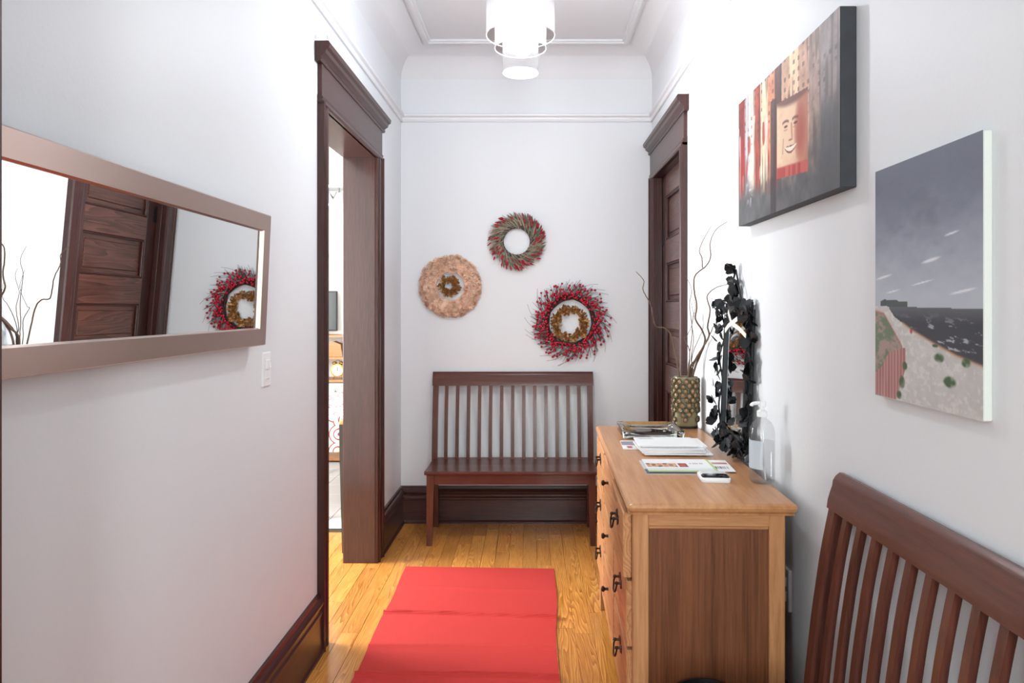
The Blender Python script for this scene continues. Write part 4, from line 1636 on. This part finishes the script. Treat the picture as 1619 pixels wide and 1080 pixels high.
# 3. red berry wreath
c3 = Vector((0.281, D - 0.004, 1.408))
wb = thing('berry_wreath', 'large red berry wreath with dark twigs on the end wall', 'wreath', c3, group='wreaths on the end wall')
b = MB()
for k in range(7):
    ph = random.uniform(0, 6)
    rr = random.uniform(.15, .178)
    b.tube([rv(2 * PI * t / 48, rr + .008 * math.sin(3 * 2 * PI * t / 48 + ph), -0.018 - 0.010 * math.sin(5 * 2 * PI * t / 48 + ph)) for t in range(49)], 0.0062, 6, cap=False)
b.build('grapevine_ring', M_vine, wb, smooth=True)
tw, be = MB(), MB()
for i in range(210):
    a = random.uniform(0, 2 * PI)
    p = rv(a, random.uniform(.15, .20), -0.02 - random.uniform(0, .02))
    d = (rv(a, 1) * random.uniform(.5, 1.0) + rv(a - PI / 2, 1) * random.uniform(.2, .9) + Vector((0, random.uniform(-.35, .2), 0))).normalized()
    l = random.uniform(.06, .125)
    m_ = p + d * l * .5 + Vector((random.uniform(-.008, .008), -.004, random.uniform(-.008, .008)))
    e = p + d * l
    if e.y > -0.004:
        e.y = -0.004
    tw.tube([p, m_, e], [.0017, .0013, .0009], 4)
for i in range(440):
    a = 2 * PI * i / 440 * 9.03 + random.uniform(-.1, .1)
    rr = random.choice((random.uniform(.155, .215), random.uniform(.16, .25), random.uniform(.19, .285)))
    yy = -0.055 + 0.04 * abs((rr - .19) / .1) + random.uniform(-.012, .012)
    pos = rv(a, rr, min(yy, -.012))
    be.ball(pos, random.uniform(.0076, .0092), 2)
    if rr > .2:
        q = rv(a + .18, rr - .04, min(yy * .8, -.012))
        tw.tube([q, pos], [.0013, .001], 4)
for i in range(16):                                  # long thin whips
    a = random.uniform(0, 2 * PI)
    q = [rv(a - .12 * t, .21 + .028 * t, -.02 - .003 * t) for t in range(5)]
    tw.tube(smooth_path(q, 3), .0009, 4)
stuff(tw.build('twigs', M_twig, wb))
stuff(be.build('berries', M_berry, wb, smooth=True, ang=80))
gold_wreath('gold_leaf_wreath', 'gold leaf wreath hanging inside the red berry wreath', c3 + Vector((-0.006, 0, -0.018)), 0.099, 0.044, 380, 0.027)

# ------------------------------------------------------------------ red runner
b = MB()
nx, ny = 26, 420
ry0, ry1 = 1.35, 4.10


def rug_z(x, y):
    z = 0.0045
    for yc_, amp, wd in ((3.79, 0.006, 0.02), (3.455, 0.018, 0.026), (3.14, 0.008, 0.02), (2.885, 0.020, 0.028), (2.55, 0.005, .02), (2.2, .013, .022), (1.85, .005, .02)):
        c = yc_ + 0.012 * math.sin(x * 5 + yc_ * 3)
        d = y - c
        if amp > .01:
            z += amp * math.exp(-(d / wd) ** 2) if d > 0 else amp * math.exp(-(d / (wd * .22)) ** 2)
            z += 0.004 * math.exp(-((d + 0.05) / 0.05) ** 2)
        else:
            z += amp * math.exp(-(d / wd) ** 2)
    z += 0.0012 * math.sin(x * 9 + y * 4) * math.sin(y * 13)
    return max(z, 0.003)


grid = []
for j in range(ny + 1):
    y = ry0 + (ry1 - ry0) * j / ny
    t = (y - 2.83) / (4.1 - 2.83)
    xl = -0.715 + 0.004 * math.sin(y * 9)
    xr = 0.113 + 0.030 * t + 0.005 * math.sin(y * 7 + 1)
    row = []
    for i in range(nx + 1):
        x = xl + (xr - xl) * i / nx
        yy = y - (0.035 * (i / nx)) * (1 if j else 1)
        row.append(b.bm.verts.new((x, yy, rug_z(x, y))))
    grid.append(row)
fs = []
for j in range(ny):
    for i in range(nx):
        fs.append(b.bm.faces.new((grid[j][i], grid[j][i + 1], grid[j + 1][i + 1], grid[j + 1][i])))
edge = grid[0][:] + [grid[j][nx] for j in range(1, ny + 1)] + grid[ny][::-1][1:] + [grid[j][0] for j in range(ny - 1, 0, -1)]
low = [b.bm.verts.new((v.co.x, v.co.y, 0.0003)) for v in edge]
for i in range(len(edge)):
    fs.append(b.bm.faces.new((edge[i], low[i], low[(i + 1) % len(edge)], edge[(i + 1) % len(edge)])))
bmesh.ops.recalc_face_normals(b.bm, faces=fs)
o = b.build('runner_rug', M_rug, smooth=True, ang=60)
tag(o, 'red woven cotton runner with fold creases on the oak floor', 'rug')

# ------------------------------------------------------------------ tiered pendant lamp
lp = Vector((-0.043, 3.2, 2.56))
lamp = thing('tiered_pendant', 'glowing pendant lamp of three clear concentric acrylic tubes', 'lamp', lp)


def tube_open(r, z0, z1, th_=0.0025, n=56):
    b = MB()
    b.lathe([(r, z0), (r, z1), (r - th_, z1), (r - th_, z0), (r, z0)], n)
    return b


for r_, z0_, z1_ in ((0.0815, 0.0, 0.66), (0.117, 0.111, 0.66), (0.156, 0.169, 0.66)):
    tube_open(r_, z0_, z1_).build('acrylic_tube', M_acrylic, lamp, smooth=True)
m_rim = mat('frosted_acrylic_edge', (245, 246, 250), 0.35, trans=0.3)
for r_, z0_ in ((0.0815, 0.0), (0.117, 0.111), (0.156, 0.169)):
    b = MB()
    b.tube([(r_ * math.cos(2 * PI * k / 56) * .99, r_ * math.sin(2 * PI * k / 56) * .99, z0_) for k in range(57)], 0.0016, 6, cap=False)
    b.build('tube_rim', m_rim, lamp, smooth=True)
m_disc = mat('frosted_disc', (245, 246, 250), 0.5, alpha=0.45)
MB().lathe([(0, 0.001), (0.08, 0.001), (0.08, 0.004), (0, 0.004)], 40).build('diffuser_disc', m_disc, lamp)
m_dif = acrylic('frosted_sleeve_acrylic', 0.12)
MB().lathe([(0.066, 0.175), (0.066, 0.64)], 36).build('frosted_sleeve', m_dif, lamp, smooth=True)
m_bulb = mat('lit_bulb', (255, 255, 255), 0.4, emit=(255, 250, 244), es=14)
for k in range(3):
    a = 2 * PI * k / 3 + .4
    q = (0.042 * math.cos(a), 0.042 * math.sin(a), 0.02)
    MB().lathe([(0, 0.20), (0.012, 0.205), (0.021, 0.23), (0.022, 0.265), (0.016, 0.30), (0.011, 0.325), (0, 0.325)], 16, q).build('bulb', m_bulb, lamp, smooth=True)
    MB().lathe([(0, 0.32), (0.013, 0.32), (0.013, 0.40), (0, 0.40)], 12, q).build('socket', M_chrome, lamp, smooth=True)
zt = HC - lp.z
MB().lathe([(0, 0.66), (0.157, 0.66), (0.157, 0.672), (0, 0.672)], 40).lathe([(0, .42), (.065, .42), (.065, .428), (0, .428)], 24).build('top_plate', M_chrome, lamp)
MB().tube([(0, 0, 0.425), (0, 0, zt - 0.02)], 0.006, 10).build('rod', M_chrome, lamp)
MB().lathe([(0, zt - 0.03), (0.06, zt - 0.03), (0.065, zt), (0, zt)], 30).build('canopy', M_chrome, lamp, smooth=True)
pd = bpy.data.lights.new('pendant_glow', 'POINT')
pd.energy = 50
pd.shadow_soft_size = 0.06
pd.color = (0.95, 0.99, 1)
po = bpy.data.objects.new('pendant_glow', pd)
C.objects.link(po)
po.location = lp + Vector((0, 0, 0.22))

# ------------------------------------------------------------------ black bin between dresser and near bench
b = MB().lathe([(0, 0), (0.085, 0), (0.09, 0.006), (0.105, 0.380), (0.109, 0.385), (0.109, 0.396), (0.103, 0.396), (0.100, 0.385), (0.086, 0.012), (0, 0.012)], 36)
o = b.build('waste_bin', M_blackm, smooth=True, loc=(0.505, 2.005, 0))
tag(o, 'round black waste bin in front of the dresser end', 'bin')

# ------------------------------------------------------------------ the kitchen seen through the doorway
# dark console with tapered legs just inside
cn = thing('slim_cabinet', 'slim dark cabinet end with a wooden top just inside the doorway', 'cabinet', (-1.135, 4.33, 0))
MB().box(-0.034, 0.034, -0.006, 0.42, 0.785, 0.812, bev=0.010, seg=2).build('cabinet_top', M_kwood, cn)
b = MB()
rows_ = [[b.bm.verts.new(p) for p in ((x0_, 0, z_), (0.032, 0, z_), (0.032, 0.41, z_), (x0_, 0.41, z_))] for x0_, z_ in ((-0.014, 0.0), (-0.030, 0.60), (-0.032, 0.787))]
fs = [b.bm.faces.new(rows_[0]), b.bm.faces.new(rows_[-1])]
for a, c in zip(rows_, rows_[1:]):
    for k in range(4):
        fs.append(b.bm.faces.new((a[k], a[(k + 1) % 4], c[(k + 1) % 4], c[k])))
bmesh.ops.recalc_face_normals(b.bm, faces=fs)
b.build('body', M_dkleg, cn)

# dining table with patterned cloth
kt = thing('kitchen_table', 'wooden kitchen table under a patterned cloth', 'table', (-1.62, 5.55, 0))
MB().box(-0.42, 0.32, -0.72, 0.72, 0.725, 0.752, bev=0.004).build('table_top', M_kwood, kt)
for sx_ in (-0.40, 0.10):
    for sy_ in (-0.55, 0.64):
        MB().box(sx_, sx_ + 0.06, sy_, sy_ + 0.06, 0, 0.725, bev=0.004).build('leg', M_kwood, kt)


def cloth_mat():
    m = mat('swirl_print_cloth', (232, 224, 216), 0.8)
    nt = m.node_tree
    b_ = nt.nodes['Principled BSDF']
    tc2 = nt.nodes.new('ShaderNodeTexCoord')
    vo = nt.nodes.new('ShaderNodeTexVoronoi')
    vo.inputs['Scale'].default_value = 9
    nt.links.new(tc2.outputs['Object'], vo.inputs['Vector'])
    mm = nt.nodes.new('ShaderNodeMath')
    mm.operation = 'SINE'
    m0 = nt.nodes.new('ShaderNodeMath')
    m0.operation = 'MULTIPLY'
    m0.inputs[1].default_value = 24
    nt.links.new(vo.outputs['Distance'], m0.inputs[0])
    nt.links.new(m0.outputs[0], mm.inputs[0])
    r_ = nt.nodes.new('ShaderNodeValToRGB')
    r_.color_ramp.elements[0].position = 0.55
    r_.color_ramp.elements[1].position = 0.75
    r_.color_ramp.elements[0].color = lin((234, 226, 218))
    r_.color_ramp.elements[1].color = lin((140, 62, 60))
    nt.links.new(mm.outputs[0], r_.inputs['Fac'])
    nt.links.new(r_.outputs['Color'], b_.inputs['Base Color'])
    return m


b = MB()
stack(b, [(rrect(-0.435, 0.335, -0.735, 0.735, 0.03), 0.52), (rrect(-0.43, 0.33, -0.73, 0.73, 0.03), 0.755), (rrect(-0.42, 0.32, -0.72, 0.72, 0.03), 0.759)], close=False)
b.bm.faces.new([v for v in b.bm.verts][-len(rrect(0, 1, 0, 1, .1)):])
o = b.build('tablecloth', cloth_mat(), loc=(-1.62, 5.55, 0))
tag(o, 'white cloth with red swirls draped over the kitchen table', 'tablecloth')

# shelf unit against the far kitchen wall
hx0, hx1, hy = -2.25, -1.5, 6.86
hu = thing('shelf_unit', 'wooden open shelf unit against the far kitchen wall', 'shelf', ((hx0 + hx1) / 2, hy, 0))
hw = (hx1 - hx0) / 2
for z_ in (0.02, 0.40, 0.78, 1.00, 1.215):
    MB().box(-hw, hw, 0, 0.33, z_, z_ + 0.022, bev=0.002).build('shelf_board', M_kwood, hu)
for s in (-1, 1):
    MB().box(s * hw - 0.012, s * hw + 0.012, 0, 0.33, 0, 1.24, bev=0.002).build('side_panel', M_kwood, hu)
ck = thing('alarm_clock', 'round brass twin bell alarm clock on the kitchen shelf', 'clock', (-1.885, 6.96, 0.802))
MB().lathe([(0, -0.02), (0.062, -0.02), (0.066, -0.012), (0.066, 0.025), (0, 0.028)], 28, (0, 0, 0.085), M=Matrix.Rotation(PI / 2, 3, 'X')).build('case', M_brass, ck, smooth=True)
MB().lathe([(0, 0.029), (0.052, 0.029), (0.052, 0.026)], 28, (0, 0, 0.085), M=Matrix.Rotation(PI / 2, 3, 'X')).build('dial', M_paper, ck)
for s in (-1, 1):
    MB().ball((s * 0.034, 0, 0.157), 0.024, 2, (1, 1, .7)).build('bell', M_brass, ck, smooth=True)
    MB().tube([(s * 0.035, 0, 0.03), (s * 0.05, 0, 0.0)], 0.005, 8).build('foot', M_brass, ck)
MB().box(-0.002, 0.002, -0.032, -0.030, 0.085, 0.125).box(-0.002, 0.028, -0.032, -0.030, 0.083, 0.087).build('hands', M_blackm, ck)
MB().tube(smooth_path([(-0.02, 0, 0.172), (0, 0, 0.19), (0.02, 0, 0.172)], 5), 0.003, 6).build('handle', M_brass, ck)
o = MB().prism([(-0.09, 0), (0.09, 0), (0.07, 0.12), (0.0, 0.15), (-0.09, 0.12)], 'Y', 0, 0.12).build('wooden_box', M_kwood, loc=(-1.93, 6.95, 1.022))
tag(o, 'small slanted wooden box on the kitchen shelf', 'box')
for x_, lb_ in ((-1.80, 'dark bottle beside the slanted box on the shelf'), (-1.725, 'dark bottle at the end of the shelf row')):
    o = MB().lathe([(0, 0), (0.03, 0), (0.032, 0.01), (0.032, 0.10), (0.013, 0.135), (0.012, 0.165), (0, 0.168)], 16).build('bottle', M_blackm, smooth=True, loc=(x_, 6.98, 1.022))
    tag(o, lb_, 'bottle', 'dark bottles on the kitchen shelf')
pc = thing('flower_tile', 'cream panel with a dark dandelion print standing under the clock', 'panel', (-1.86, 6.875, 0.422))
MB().box(-0.17, 0.17, 0, 0.012, 0, 0.345, bev=0.002).build('board', M_paper, pc)
for k in range(13):
    a = 2 * PI * k / 13
    MB().tube([(-0.03, -0.001, 0.26), (-0.03 + 0.045 * math.cos(a), -0.001, 0.26 + 0.045 * math.sin(a))], 0.0018, 4).build('flower_ray', M_blackm, pc)
tv = thing('television', 'thin black television on the far kitchen wall', 'television', (-2.06, 7.12, 1.27))
MB().box(-0.36, 0.12, 0, 0.03, 0, 0.40, bev=0.004).build('bezel', M_blackm, tv)
MB().box(-0.35, 0.11, -0.002, 0.001, 0.012, 0.388).build('screen', M_screen, tv)
MB().box(-0.2, -0.05, 0.028, 0.085, 0.1, 0.3).build('wall_bracket', M_blackm, tv)
uc = thing('wall_cabinet', 'white kitchen wall cabinet with moulded cornice', 'cabinet', (-1.95, 6.85, 2.02))
MB().box(-0.5, 0.55, 0, 0.35, 0, 0.42, bev=0.003).build('body', M_kwhite, uc)
for k in range(3):
    MB().box(-0.49 + k * 0.345, -0.155 + k * 0.345, -0.02, 0.0, 0.01, 0.41, bev=0.004).build('door', M_kwhite, uc)
MB().prism([(0.02, 0.42), (-0.03, 0.45), (-0.05, 0.49), (0.02, 0.49)], 'X', -0.52, 0.56).build('cornice', M_kwhite, uc)
tl = thing('track_light', 'white ceiling spotlight bar with two heads in the kitchen', 'lamp', (-1.80, 6.5, 3.0))
MB().tube([(0, 0, 0), (0, 0, -0.40)], 0.01, 8).build('stem', M_kwhite, tl)
MB().lathe([(0, -0.41), (0.12, -0.41), (0.125, -0.39), (0.05, -0.37), (0, -0.37)], 24).build('rose', M_chrome, tl, smooth=True)
for s in (-1, 1):
    h_ = MB().lathe([(0, 0), (0.03, 0.0), (0.045, -0.06), (0.05, -0.13), (0.044, -0.13), (0.02, -0.02)], 18).build('spot_head', M_chrome, tl, smooth=True, loc=(s * 0.06, -0.03, -0.44), rot=(0.35, s * 0.3, 0))
    MB().tube([(s * 0.06, -0.03, -0.45), (s * 0.05, 0, -0.40)], 0.008, 8).build('arm', M_chrome, tl)
